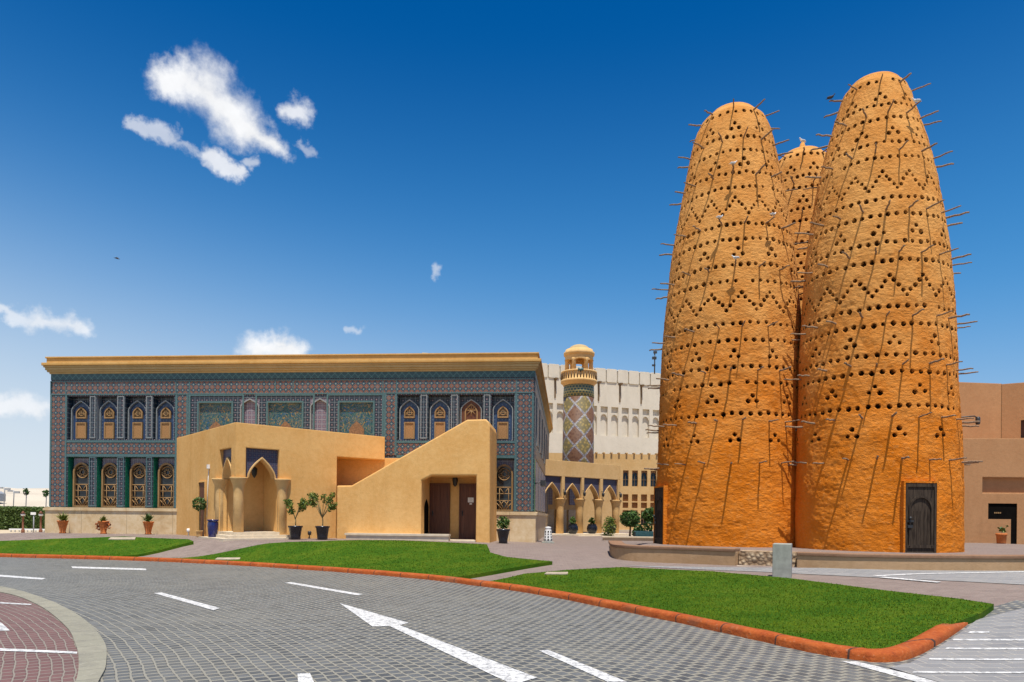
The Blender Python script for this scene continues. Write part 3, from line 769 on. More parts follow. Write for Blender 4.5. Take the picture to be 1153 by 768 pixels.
# large floral panels and arched blind niches
for a,b in pan:
    niche_shell(a,b,zpb,zpt,.10,FLORAL,PALE,'floral_panel')
    b_ = MB(); t=.075; D=-.03
    for e in (0,.50):
        A,B,Z1 = a-t-e*1.0,b+t+e*1.0,zpt+t+e*.62
        if e: A,B = max(A,a-.62),min(B,b+.62)
        b_.box(A,D,zpb,A+t,.001,Z1); b_.box(B-t,D,zpb,B,.001,Z1); b_.box(A+t,D,Z1-t,B-t,.001,Z1)
    b_.build('panel_border',TEAL,mos)
    cx=(a+b)/2; b_ = MB(); zq=zpb+.02
    b_.prism([(cx-.32,zq),(cx+.32,zq),(cx+.34,zq+.35),(cx+.2,zq+.55),(cx,zq+.72),(cx-.2,zq+.55),(cx-.34,zq+.35)],.06,.098); b_.build('cartouche',CART,mos)
for a,b in nic:
    niche_shell(a,b,zpb,znt,.10,MAUVE,BASET,'blind_niche')
    cx=(a+b)/2; W=b-a; b_=MB(); za=znt-.03; zs=znt-(zn1-zn0)*.2
    s_=MB(); arch_wall(s_,a+.003,b-.003,zs,znt-.003,cx,W*.44,zs,za-.05,.02,.098); s_.build('niche_spandrel',MAUVE,mos)
    arch_rim(b_,cx,W*.44,zs,za-.05,.05,-.02,.097,0,zs-zpb); b_.build('niche_rim',PALE,mos)
# side wall facing right
def side_strip(name,y0,y1,z0,z1,m,out=.0,x=None):
    b=MB(); b.box(S1-.45 if x is None else x,y0,z0,S1+out,y1,z1); return b.build(name,m,mos)
b=MB(); b.box(S1-.40,.302,zp,S1-.001,DEP,zC); b.build('side_wall',BASETY,mos)
b=MB(); b.box(S1-.3,.4,-.5,S1+.10,DEP,zp-.14); b.build('side_plinth',MARBLE,mos); b=MB(); b.box(S1-.3,.4,zp-.14,S1+.15,DEP,zp); b.build('side_plinth_cap',MARBLE,mos)
side_strip('side_teal_band',0.01,DEP,zt1,zC-.004,TEALB,.02,S1-.1)
side_strip('side_frieze',.1,DEP-.2,zb1l,zb1,STARY,.015,S1-.1)
side_strip('side_green_corner',.35,1.3,zp+.02,zm1,GREEN,.015,S1-.1); side_strip('side_tile_band',1.35,DEP-.3,zb2l,zb2,STARY,.015,S1-.1)
for y0 in (1.7,5.0,8.4,11.8,15.2,18.6):
    side_strip('side_panel',y0,y0+2.2,zn0,zn1,STARY,.03,S1-.1); side_strip('side_panel_border',y0-.25,y0-.05,zn0-.1,zn1+.1,PALE,.05,S1-.1)
    side_strip('side_lower_panel',y0,y0+2.2,zp+.1,zm1,MAUVE,.03,S1-.1)
# floodlights on the side wall
fl = thing('floodlight_bracket','black row of floodlights on the right tiled side wall of the mosque','floodlight',FM.world(S1+.02,.6,zp+1.25),FM.a)
b=MB(); b.tube([(0,.0,0),(.3,.0,.05)],.025,6); b.box(.26,-.15,-.02,.30,1.2,.03); b.build('bracket',METAL,fl)
for k in range(3):
    b=MB(); b.box(.24,-.1+k*.42,-.10,.46,.2+k*.42,.14); b.build('lamp',METAL,fl)

# ------------------------------------------------------------------ PORCH (turned block with the corner arches)
PO = Vector((-10.16,25.0)); FA = Frame(PO.x,PO.y,R(41.5),.66)
por = thing('entrance_porch','ochre plastered porch block turned to one corner with pointed arches','porch',(PO.x,PO.y,.66),FA.a)
pH = FA.z_(266,475.5); Lx = FA.s_(433.3,505)
def facade_y(x):   # local y at which local x meets the mosque front, minus a small gap
    # world point = PO + d*x + n*y ; condition (p-FM.o).n = -0.06
    p = FA.o+FA.d*x-FM.o
    return (-.06-p.dot(FM.n))/FA.n.dot(FM.n)
def foot(x0,x1,y0): return [(x0,y0),(x1,y0),(x1,facade_y(x1)),(x0,facade_y(x0))]
Ly = facade_y(0)
zr = FA.z_(277,504,0)        # top of the recess
s1_, s2_ = FA.s_(277,520), FA.s_(314.4,520)
CH = s2_+.10; zsl = FA.z_(379,514); s379 = FA.s_(379.0,560)
zsp = FA.z_(279,537.5); pw = s1_; TH=.3
b=MB()
b.prism([(0,zsp),(s1_,zsp),(s1_,zr),(s2_,zr),(s2_,-.6),(s379,-.6),(s379,zsl),(Lx,zsl),(Lx,pH),(0,pH)],0,TH)
yB=facade_y(0)
pl=[(TH+.001,zsp),(s1_,zsp),(s1_,zr),(s2_,zr),(s2_,-.6),(yB,-.6),(yB,pH),(TH+.001,pH)]
if s1_ <= TH+.01: pl=[(TH+.001,zr),(s2_,zr),(s2_,-.6),(yB,-.6),(yB,pH),(TH+.001,pH)]
k0=len(b.v); f0=len(b.f); b.prism(pl,0,TH)
for i in range(k0,len(b.v)): x,y,z=b.v[i]; b.v[i]=(y,x,z)
for i in range(f0,len(b.f)): b.f[i]=tuple(reversed(b.f[i]))
I=TH-.002
b.slab([(I,I),(s379-.001,I),(s379-.001,facade_y(s379)),(I,facade_y(I))],zr+.001,pH-.002)
b.slab([(s379,I),(Lx-.001,I),(Lx-.001,facade_y(Lx)),(s379,facade_y(s379))],zsl+.001,pH-.002)
b.slab([(CH,I),(s379-.001,I),(s379-.001,facade_y(s379)),(CH,facade_y(CH))],-.6,zr)
b.slab([(I,CH),(CH-.003,CH),(CH-.003,facade_y(CH)),(I,facade_y(I))],-.6,zr)
body = b.build('body',OCHRE,por)
zap = FA.z_(293.4,514.5); cx=(s1_+s2_)/2; aw=(s2_-s1_)/2-.10
b=MB(); arch_wall(b,s1_,s2_,zsp,zr-.002,cx,aw,zsp,zap,.14,.20,0); b.build('tile_spandrel',SPAN,por)
b=MB(); arch_rim(b,cx,aw-.05,zsp,zap-.07,.06,.06,.42); b.build('arch',OCHRE2,por)
b=MB()
M=MB(); arch_wall(M,s1_,s2_,zsp,zr-.002,cx,aw,zsp,zap,.14,.20,0); M.v=[(y,x,z) for x,y,z in M.v]; M.f=[tuple(reversed(f)) for f in M.f]; M.build('tile_spandrel',SPAN,por)
M=MB(); arch_rim(M,cx,aw-.05,zsp,zap-.07,.06,.06,.42); M.v=[(y,x,z) for x,y,z in M.v]; M.f=[tuple(reversed(f)) for f in M.f]; M.build('arch',OCHRE2,por)
colp = [(.185,-.6),(.18,zsp-.70),(.185,zsp-.46),(.215,zsp-.28),(.28,zsp-.12),(.315,zsp-.03),(.315,zsp)]
for c in ((.22,.22),(s2_+.17,.10),(.10,s2_+.17)):
    b=MB(); b.lathe(colp,(c[0],c[1],0),28); b.build('column',OCHRE2,por)
b=MB(); b.box(-.02,-.02,-.6,CH-.01,CH-.01,.27); b.build('porch_floor',STEP,por)
b=MB(); b.slab([(-.32,-.32),(CH+.25,-.32),(CH+.25,-.025),(-.025,-.025),(-.025,CH+.1),(-.32,CH+.1)],-.6,.16); b.slab([(-.62,-.6),(CH+.5,-.6),(CH+.5,-.322),(-.322,-.322),(-.322,CH+.3),(-.62,CH+.3)],-.6,.06); b.build('steps',STEP,por)
# little doorway on the left face
FB = Frame(PO.x,PO.y,R(41.5)+PI/2,.66)
def sB(x,y): # distance along the left face at pixel x
    d = pix_dir(x,y); o=FA.o; n=FA.d
    t = o.dot(n)/(d.x*n.x+d.y*n.y); q=Vector((d.x*t,t)); return (q-o).dot(FA.n), EYE+d.z*t-.66
ya,zd1 = sB(231.5,543); yb,_ = sB(225,543)
b=MB(); b.box(-.015,ya,-.2,-.004,yb,zd1); dd=b.build('side_door',DOORB,por,'narrow dark door in the shaded left face')
b=MB(); b.box(-.05,ya-.06,-.2,.001,ya-.001,zd1+.05); b.box(-.05,yb+.001,-.2,.001,yb+.07,zd1+.05); b.box(-.05,ya,zd1+.001,.001,yb,zd1+.05); b.build('frame',OCHRE,dd)
# porch lantern hanging inside and wall lamp with its cable
b=MB(); b.tube([(0,0,.5),(0,0,.25)],.012,6); b.lathe([(.02,.25),(.10,.20),(.12,.16),(.10,-.05),(.05,-.14),(.01,-.2)],(0,0,0),8)
lt=b.build('hanging_lantern',METAL); lt.location=FA.world(cx+.1,1.1,zap-.55); tag(lt,'dark lantern hanging inside the front arch of the porch','lantern')
yl_,zl_ = sB(236,526)
b=MB(); b.box(-.09,-.05,-.06,0,.05,.10); b.tube([(-.03,0,-.06),(-.02,.12,-1.0),(-.015,.18,-2.0)],.012,5)
wl=b.build('wall_lamp',WHITE); wl.location=FA.world(-.005,yl_,zl_); wl.rotation_euler=(0,0,FA.a); tag(wl,'small white lamp with dangling cable on the left face of the porch','lamp')
# ------------------------------------------------------------------ STAIR BLOCK with sloping parapet
FS = None
d0 = pix_dir(551.7,609); SXo = Vector((d0.x*26.7,26.7)); FS = Frame(SXo.x,SXo.y,FM.a,.60)
sb = thing('stair_block','ochre stair block with a sloping parapet and a doorway niche','building',(SXo.x,SXo.y,.60),FS.a)
P_ = lambda x,y: FS.p(x,y)
xl,_ = P_(379.0,560); 
A_=P_(379.0,546.8); B_=P_(396,546.6); C_=P_(526,472.5); D_=P_(547,472); E_=P_(550.5,475); E2=P_(551.7,480)
ol,_=P_(474.5,560); orr,_=P_(536,560); _,ot=P_(500,535.3); ch=P_(474.5,541); ch2=P_(486,535.4)
depth_ = 0
def depS(s):  # local depth at which the mosque facade stands
    p = FS.o+FS.d*s-FM.o; return (-p.dot(FM.n)-.06)/FS.n.dot(FM.n)
DB = depS(0)
b=MB()
zb=-.5
front=[(xl,zb),(ol,zb),(ol,ch[1]),(ch2[0],ot),(orr,ot),(orr,zb),(0,zb),E2,E_,D_,C_,B_,(xl,A_[1])]
b.prism(front,0,.35)
b.prism([(xl,zb),(ol-.001,zb),(ol-.001,ch[1]),(ol-.001,B_[1]+(C_[1]-B_[1])*(ol-B_[0])/(C_[0]-B_[0])),B_,(xl,A_[1])],.352,1.7)
b.prism([(orr+.001,zb),(0,zb),E2,E_,D_,(orr+.001,D_[1])],.352,1.7)
b.prism([(ol,ot),(orr,ot),(orr,D_[1]),C_,(ol,B_[1]+(C_[1]-B_[1])*(ol-B_[0])/(C_[0]-B_[0]))],.352,1.7)
b.prism([(xl,zb),(0,zb),E2,E_,D_,C_,B_,(xl,A_[1])],1.702,DB)
body=b.build('body',OCHRE,sb); bv=body.modifiers.new('soft','BEVEL'); bv.width=.05; bv.segments=3; bv.limit_method='ANGLE'; bv.angle_limit=R(50)
def PD(x,y,dep): return FS.p(x,y,dep)
for xa,xb,yt,lab in ((484.3,507,544.2,'plain red brown plank door in the niche'),(517.6,536.5,544.6,'red brown plank door with a white notice')):
    a,zt=PD(xa,yt,1.7); c,_=PD(xb,yt,1.7); c=min(c,orr-.02)
    b=MB(); b.box(a+.06,1.63,.06,c-.06,1.70,zt-.06); dr=b.build('door',DOORB,sb,lab)
    b=MB(); b.box(a,1.58,.06,a+.058,1.699,zt); b.box(c-.058,1.58,.06,c,1.699,zt); b.box(a+.06,1.58,zt-.058,c-.06,1.699,zt); b.build('frame',DOORB,dr)
    b=MB(); b.tube([(a+.14,1.57,1.05),(a+.14,1.57,1.2)],.015,6); b.box(a+.12,1.6,1.02,a+.16,1.629,1.23); b.build('handle',METAL,dr)
    if 'notice' in lab:
        q=PD(530,563,1.6); b=MB(); b.box(q[0]-.12,1.622,q[1]-.10,q[0]+.12,1.629,q[1]+.10); nt_=b.build('notice',WHITE,dr)
        b=MB()
        for k in range(4): b.box(q[0]-.09,1.6195,q[1]+.06-.04*k,q[0]+(.08 if k%2 else .05),1.6215,q[1]+.068-.04*k)
        b.build('lettering',GREYM,nt_)
        b=MB(); b.box(q[0]-.05,1.622,q[1]-.19,q[0]+.05,1.629,q[1]-.13); b.build('small_notice',WHITE,dr)
# dark arched opening in the left inner wall
b=MB(); zz=PD(478,562,.9)[1]
b.prism([(.55,.08)]+arch_pts(.95,.4,zz-.35,zz)+[(1.35,.08)],0,.012); b.v=[(ol+.004+y,x,z) for x,y,z in b.v]; b.f=[tuple(reversed(f)) for f in b.f]; b.build('side_opening',BLACK,sb)
b=MB(); b.box(ol+.002,-.1,zb,orr-.002,1.69,.06); b.box(ol-.12,-.42,zb,orr+.1,-.105,-.06); b.build('threshold',STEP,sb)
l0=P_(393,600); l1=P_(474,600); b=MB(); b.box(l0[0],-.38,zb,P_(507,600)[0],-.005,l0[1]-.08); b.box(l0[0]-.04,-.42,l0[1]-.078,P_(507.5,600)[0],-.005,l0[1]); b.build('ledge',STEP,sb)
# low wall filling the gap behind the sloped parapet
b=MB(); q=FM.p(437,517); q2=FM.p(379,517); b.box(q2[0]-1.0,-.5,-.5,FM.s_(455,517),-.07,q[1]); o=b.build('rear_wall',OCHRE,None)
o.matrix_world = Matrix.Translation((-20.98,31.0,.6)) @ Matrix.Rotation(FM.a,4,'Z'); o.parent=sb; o.matrix_parent_inverse=(Matrix.Translation((SXo.x,SXo.y,.60)) @ Matrix.Rotation(FS.a,4,'Z')).inverted()
q=PD(512.5,541,1.5)
b=MB(); b.lathe([(.01,-.26),(.09,-.18),(.12,.05),(.09,.16),(.03,.22),(.02,.3)],(0,0,0),8); b.tube([(0,0,.3),(0,.2,.34)],.015,6)
o=b.build('wall_lantern',METAL); o.location=FS.world(q[0],1.49,q[1]); o.rotation_euler=(0,0,FS.a); tag(o,'dark wall lantern between the two doors of the niche','lantern')
#@@PART3
# ------------------------------------------------------------------ ARCADE
a0 = at(607,600,43.0); a1 = at(697,600,47.6); ang=math.atan2(a1.y-a0.y,a1.x-a0.x)
FR = Frame(a0.x,a0.y,ang,.42)
arc_ = thing('arcade','ochre arcade of four pointed arches on columns beside the tiled mosque','arcade',(a0.x,a0.y,.42),ang)
aT = FR.z_(650,520); aRt=FR.z_(650,537.5); aSp=FR.z_(650,561.5); aAp=FR.z_(650,544.5)
edges=[FR.s_(x,560) for x in (606,628.5,650.5,671.5,696.5)]; L0,L1=edges[0]-1.2,edges[-1]+.15
b=MB(); b.box(L0,0,aRt,L1,.6,aT); b.box(L0,.6,aT-.5,L1,5.0,aT-.02); b.build('upper_wall',OCHRE2,arc_)
bays=[(FR.s_(x0,550),FR.s_(x1,550)) for x0,x1 in ((612.5,632.5),(636,654.8),(657.8,675.8),(679,695.8))]
prev=L0
for p,q in bays+[(L1,L1)]:
    b=MB(); b.box(prev,0,aSp,p,.6,aRt-.002); b.build('pier',OCHRE2,arc_); prev=q
for p,q in bays:
    cx_=(p+q)/2; w_=(q-p)/2-.06
    b=MB(); arch_wall(b,p,q,aSp,aRt-.004,cx_,w_,aSp,aAp,.12,.2); b.build('tile_spandrel',SPAN,arc_)
    b=MB(); arch_rim(b,cx_,w_-.05,aSp,aAp-.06,.06,.06,.5); b.build('arch',OCHRE2,arc_)
cols=[L0+.3]+[(bays[i][1]+bays[i+1][0])/2 for i in range(3)]+[bays[3][1]+.12]
cols[0]=bays[0][0]-.18
for c in cols:
    b=MB(); b.lathe([(.25,-.3),(.25,aSp-.8),(.27,aSp-.5),(.34,aSp-.2),(.42,aSp-.05),(.42,aSp)],(c,.3,0),20); b.build('column',OCHRE2,arc_)
b=MB(); b.box(L0,-.9,-.5,L1+.6,5,.12); b.box(L0,-1.3,-.5,L1+.9,-.902,0); b.build('steps',STEP,arc_)
b=MB(); b.box(L0,4.4,0,L1+4.6,4.8,aT-.55); b.build('rear_wall',OCHRE2,arc_)
for c,d in zip(bays,bays[1:]):
    m_=(c[0]+c[1])/2
b=MB()
for k in range(7): b.box(L0+.4+k*1.25,4.30,.12,L0+1.45+k*1.25,4.398,1.75)
b.build('marble_panels',MARBLE,arc_)
b=MB()
for k in range(7): b.box(L0+.5+k*1.25,4.32,2.1,L0+1.3+k*1.25,4.398,3.3)
b.build('rear_tile_panels',MAUVE,arc_)
for i in (0,1,2,3):
    b=MB(); b.lathe([(.01,-.2),(.08,-.12),(.09,.05),(.02,.15)],(cols[i+1]-.0,-.16,aSp+.35),8); b.tube([(cols[i+1],-.16,aSp+.5),(cols[i+1],.02,aSp+.55)],.02,5); b.build('lantern',METAL,arc_)
# things on the arcade roof
q=FR.world(FR.s_(648,517),1.2,aT)
b=MB()
for k,(xx,ww) in enumerate(((-1.0,1.7),(1.15,.7),(1.75,.3))): b.box(xx,-.1,0,xx+ww,.3,.10+.06*(k%2))
o=b.build('roof_equipment',BARK); o.location=q; o.rotation_euler=(0,0,ang); tag(o,'low brown boxes lying along the top of the arcade before the minaret','equipment')
# ------------------------------------------------------------------ MINARET
YM=54.5; mc=at(651,500,YM); mz=lambda y: at(651,y,YM-1.1).z; mrad=lambda hw: hw/F*YM
def f_min(g):
    o=g.obj(); x,y,z=g.sep(o); th=g.m('ARCTAN2',x,g.mul(y,-1.0))
    U=g.mul(th,5/PI); Vv=g.div(z,.82)
    a_=g.ab(g.sub(g.mul(g.fr(g.add(g.mul(U,.5),40.26)),2.0),1.0)); b_=g.ab(g.sub(g.mul(g.fr(g.add(g.mul(Vv,.5),40.1)),2.0),1.0))
    d=g.sub(g.add(a_,b_),1.0)
    n=g.noise(o,9,3)
    br=g.node('ShaderNodeTexVoronoi'); g.put(br.inputs['Vector'],o); br.inputs['Scale'].default_value=4.5
    t=g.sstep(br.outputs[0],.1,.6)
    c1=g.mix(t,(.27,.19,.055),(.12,.095,.04)); c2=g.mix(t,(.085,.034,.018),(.13,.065,.035))
    col=g.mix(g.gt(d,0.0),c1,c2)
    col=g.mix(g.lt(g.ab(d),.13),col,g.mix(g.gt(n,.5),(.25,.235,.215),(.11,.10,.13)))
    return col,n,.2,.02
MINT=mat('minaret_diamond_tile',f_min,.6,.25)
def f_kuf(g):
    o=g.obj(); x,y,z=g.sep(o); th=g.mul(g.m('ARCTAN2',x,g.mul(y,-1.0)),1.0)
    b=g.node('ShaderNodeTexBrick'); g.put(b.inputs['Vector'],g.xyz(th,z,0.0)); b.inputs['Scale'].default_value=1; b.inputs['Brick Width'].default_value=.22; b.inputs['Row Height'].default_value=.21; b.inputs['Mortar Size'].default_value=.035
    n=g.node('ShaderNodeTexWhiteNoise'); 
    return g.mix(b.outputs['Fac'],(.06,.11,.10),(.36,.31,.13)),
KUF=mat('minaret_band_tile',f_kuf,.5,.3)
mn=thing('minaret','round minaret with brown and yellow diamond tiles and a small domed gallery','minaret',(mc.x,YM,0))
zb_=mz(445.5); zg=mz(428)
b=MB(); b.lathe([(mrad(18.2),0),(mrad(17.2),zb_)],(0,0,0),48); b.build('shaft',MINT,mn)
b=MB(); b.lathe([(mrad(17.4),zb_),(mrad(16.9),mz(432.2))],(0,0,0),48); b.build('inscription_band',KUF,mn)
b=MB(); b.lathe([(mrad(17.2),mz(432.2)),(mrad(17.6),mz(431)),(mrad(19),mz(429.5)),(mrad(20.3),mz(428.6)),(mrad(20.3),mz(426)),(mrad(19.6),mz(425.8)),(mrad(19.4),mz(418)),(mrad(20.2),mz(417.8)),(mrad(20.2),mz(416)),(mrad(18),mz(415.9)),(mrad(18),mz(424)),(.02,mz(424))],(0,0,0),48); b.build('gallery',OCHRE2,mn)
b=MB()
for k in range(36):
    q=2*PI*k/36; x,y=mrad(19.75)*math.sin(q),-mrad(19.75)*math.cos(q); b.tube([(x,y,mz(425.4)),(x,y,mz(418.4))],.05,5)
b.build('balusters',BARK,mn)
b=MB(); b.lathe([(.22,mz(419)+.05),(.22,mz(416.5)+.1)],(0,-mrad(19.9),0),8)
b.v=[(x,-mrad(20.0)+(y+mrad(19.9))*.3,z) for x,y,z in b.v]; b.build('round_boss',TEAL,mn)
b=MB(); r_=mrad(13.5)
for k in range(6):
    q=2*PI*(k+.5)/6; b.lathe([(.19,mz(424)),(.165,mz(404)),(.21,mz(402))],(r_*math.sin(q),-r_*math.cos(q),0),12)
b.build('lantern_columns',OCHRE2,mn)
b=MB(); n_=60; zA,zB=mz(402.5),mz(398.6); hw_=zB-zA
# arcaded drum: ring whose lower edge follows six pointed arches
for k in range(n_):
    q0,q1=2*PI*k/n_,2*PI*(k+1)/n_
    def low(q):
        t=(q/(2*PI)*6)%1.0; d=min(t,1-t)*2          # 0 at mid bay, 1 at a column
        return zA-.3+hw_*math.sqrt(max(0,1-d*d))
    for rr,fl_ in ((r_+.16,0),(r_-.13,1)):
        P=[(rr*math.sin(q0),-rr*math.cos(q0),low(q0)),(rr*math.sin(q1),-rr*math.cos(q1),low(q1)),(rr*math.sin(q1),-rr*math.cos(q1),zB+.12),(rr*math.sin(q0),-rr*math.cos(q0),zB+.12)]
        b.quad(P if not fl_ else P[::-1])
    a_,c_=r_+.16,r_-.13
    b.quad([(a_*math.sin(q0),-a_*math.cos(q0),low(q0)),(c_*math.sin(q0),-c_*math.cos(q0),low(q0)),(c_*math.sin(q1),-c_*math.cos(q1),low(q1)),(a_*math.sin(q1),-a_*math.cos(q1),low(q1))])
b.build('lantern_arches',OCHRE2,mn)
zd=mz(397.2)
b=MB(); b.lathe([(mrad(13.9)+.1,zd-.05),(mrad(17.2),zd),(mrad(17.4),zd+.22),(mrad(15.6),zd+.3),(mrad(15.2),zd+.45)],(0,0,0),40); b.build('eave',OCHRE2,mn)
b=MB(); rd=mrad(12.6); b.lathe([(rd*1.08,zd+.3)]+[(rd*math.cos(q),zd+.35+rd*.62*math.sin(q)) for q in [PI/2*j/8 for j in range(9)]]+[(.02,zd+.36+rd*.66)],(0,0,0),40); b.build('dome',CREAM2,mn)
# ------------------------------------------------------------------ LARGE PALE BUILDING behind
p0=at(600,480,84.0); FBg=Frame(p0.x,p0.y,R(18.5),0)
bg_=thing('theatre_building','large pale plastered building with merlons and rows of shallow niches','building',(p0.x,p0.y,0),FBg.a)
zz=lambda y,x=640: FBg.z_(x,y)
zc=zz(427); ztp=zz(411.5); 
wd0,wd1=-14.0,30.0
b=MB(); nz1,nz0=zz(455),zz(488.5); nops=[]
pitch=FBg.s_(689.2,470)-FBg.s_(677.2,470); s0n=FBg.s_(676.3,470)
k=-9
while s0n+k*pitch < wd1-1.5: nops.append((s0n+k*pitch,s0n+k*pitch+pitch*.66,nz0,nz1)); k+=1
wall_open(b,wd0,wd1,-1,zc,nops,0,.4); b.box(wd0,.5,-1,wd1,30,zc-.01); b.build('wall',BEIGE,bg_)
for x0,x1,q0,q1 in nops:
    b=MB(); b.quad([(x0,.35,q0),(x1,.35,q0),(x1,.35,q1),(x0,.35,q1)]); b.quad([(x0,0,q0),(x0,.35,q0),(x0,.35,q1),(x0,0,q1)]); b.quad([(x1,.35,q0),(x1,0,q0),(x1,0,q1),(x1,.35,q1)]); b.quad([(x0,.35,q1),(x1,.35,q1),(x1,0,q1),(x0,0,q1)]); b.quad([(x0,0,q0),(x1,0,q0),(x1,.35,q0),(x0,.35,q0)])
    ww=x1-x0; cx_=(x0+x1)/2; zs_=q0+(q1-q0)*.62
    arch_wall(b,x0,x1,zs_,q0+(q1-q0)*.80,cx_,ww*.42,zs_,q0+(q1-q0)*.74,.12,.34,e='round')
    b.build('niche',BEIGE,bg_)
pm=FBg.s_(663.5,420)-FBg.s_(650.5,420); k=0; x=wd0
while x < wd1-pm:
    b=MB(); b.box(x+.07,-.1,zc+.002,x+pm-.07,.5,ztp,0,.12); b.build('merlon',BEIGE,bg_); x+=pm
b=MB(); b.box(wd0,.1,zc,wd1,.6,ztp-.5); b.build('parapet_backing',BEIGE,bg_)
for xp in (625,674,698,722):
    s_=FBg.s_(xp,430); b=MB(); b.box(s_-.09,-.09,zz(449),s_+.09,-.002,zz(429)); b.box(s_-.16,-.55,zz(429)-.0,s_+.16,-.002,zz(427.2)); b.build('drain_slot',BARK,bg_)
pl_=at(737,420,80); b=MB(); b.tube([(0,0,0),(0,0,2.6)],.07,6); b.box(-.3,-.1,1.7,.2,.1,2.0); b.box(-.15,-.12,2.4,.25,.12,2.65); b.box(-.3,-.1,.9,.08,.1,1.1)
o=b.build('antenna_mast',METAL); o.location=(pl_.x,pl_.y,at(737,421,80).z); tag(o,'dark antenna mast on the pale building roof by the left tower','mast')
# ------------------------------------------------------------------ LOW OCHRE BUILDING
p0=at(640,590,60.0); FL=Frame(p0.x,p0.y,R(4),.3)
lb=thing('annex_building','ochre annex with dark arched windows in three rows behind the arcade','building',(p0.x,p0.y,.3),FL.a)
sx=lambda x:FL.s_(x,560); zz2=lambda y:FL.z_(715,y)
wins=[]; wx=[(701.2,707.5),(711.5,718.0),(721.8,728.6),(732.3,738.9),(743,750)]
rows=[(529.8,547.6,'w'),(556.6,564.4,'p'),(565.8,572,'p'),(574.6,591.4,'w')]
for xa,xb in wx:
    for ya_,yb_,kd_ in rows: wins.append((sx(xa),sx(xb),zz2(yb_),zz2(ya_),kd_))
b=MB(); wall_open(b,sx(612),sx(820),-1,zz2(511.5),[w_[:4] for w_ in wins],0,.3); b.box(sx(612),.5,-1,sx(820),14,zz2(511.5)-.01); b.build('wall',OCHRE2,lb)
for x0,x1,q0,q1,kd_ in wins:
    b=MB(); dp=.22; b.quad([(x0,0,q0),(x0,dp,q0),(x0,dp,q1),(x0,0,q1)],1); b.quad([(x1,dp,q0),(x1,0,q0),(x1,0,q1),(x1,dp,q1)],1); b.quad([(x0,dp,q1),(x1,dp,q1),(x1,0,q1),(x0,0,q1)],1); b.quad([(x0,0,q0),(x1,0,q0),(x1,dp,q0),(x0,dp,q0)],1)
    b.quad([(x0,dp,q0),(x1,dp,q0),(x1,dp,q1),(x0,dp,q1)],0)
    wnd=b.build('window' if kd_=='w' else 'lattice_panel',[GLASS if kd_=='w' else SHUT,OCHRE2],lb)
    if kd_=='w':
        b=MB(); hh_=q1-q0; cx_=(x0+x1)/2; arch_wall(b,x0,x1,q0+hh_*.66,q1,cx_,(x1-x0)*.42,q0+hh_*.66,q0+hh_*.88,.12,.2,e='round'); b.build('head',SHUT,wnd)
        b=MB(); b.box(cx_-.025,.16,q0,cx_+.025,.2,q0+hh_*.85); b.box(x0,.162,q0+hh_*.4,x1,.198,q0+hh_*.4+.05); b.build('glazing_bars',BARK,wnd)
for k in range(9):
    xq=sx(670+k*8.5); b=MB(); b.box(xq,-.15,zz2(511.5)+.01,xq+.16,.4,zz2(510)); b.build('roof_stud',OCHRE2,lb)
b=MB(); b.box(sx(612),-.1,-1,sx(820),-.002,zz2(596.5)); b.build('base_course',STEP,lb)
# ------------------------------------------------------------------ PIGEON TOWERS
def f_adobe(g):
    o=g.obj(); x,y,z=g.sep(o)
    a=g.noise(o,.9,5,.6); b=g.noise(g.vmul(o,(1,1,1.9)),7,5,.62,.5); c=g.noise(o,26,3,.6); d=g.noise(g.vmul(o,(1,1,.1)),1.6,4)
    low=g.mix(g.sstep(a,.35,.65),(.58,.162,.010),(.67,.21,.022)); up=g.mix(g.sstep(a,.35,.65),(.53,.225,.052),(.62,.30,.085))
    f=g.sstep(g.add(z,g.mul(g.sub(a,.5),5.0)),2.2,10.5)
    col=g.mix(f,low,up)
    col=g.mix(g.mul(g.sstep(b,.5,.72),.30),col,(.62,.34,.12))
    col=g.mix(g.mul(g.sstep(d,.52,.74),.24),col,(.32,.12,.03))
    col=g.mix(g.mul(g.sstep(c,.5,.75),.25),col,(.30,.11,.03))
    return col,g.add(g.mul(b,1.0),g.mul(c,.5)),.75,.06
ADOBE=mat('adobe',f_adobe,.93,.08)
def value_noise(th,z,ft,fz,seed):
    r=np.random.default_rng(seed); n=64; G_=r.random((n,n))
    u=th*ft; v=z*fz; iu=np.floor(u).astype(int); iv=np.floor(v).astype(int); fu=u-iu; fv=v-iv
    fu=fu*fu*(3-2*fu); fv=fv*fv*(3-2*fv)
    g_=lambda a,b:G_[a%n,b%n]
    return (g_(iu,iv)*(1-fu)+g_(iu+1,iv)*fu)*(1-fv)+(g_(iu,iv+1)*(1-fu)+g_(iu+1,iv+1)*fu)*fv
class Tower: pass
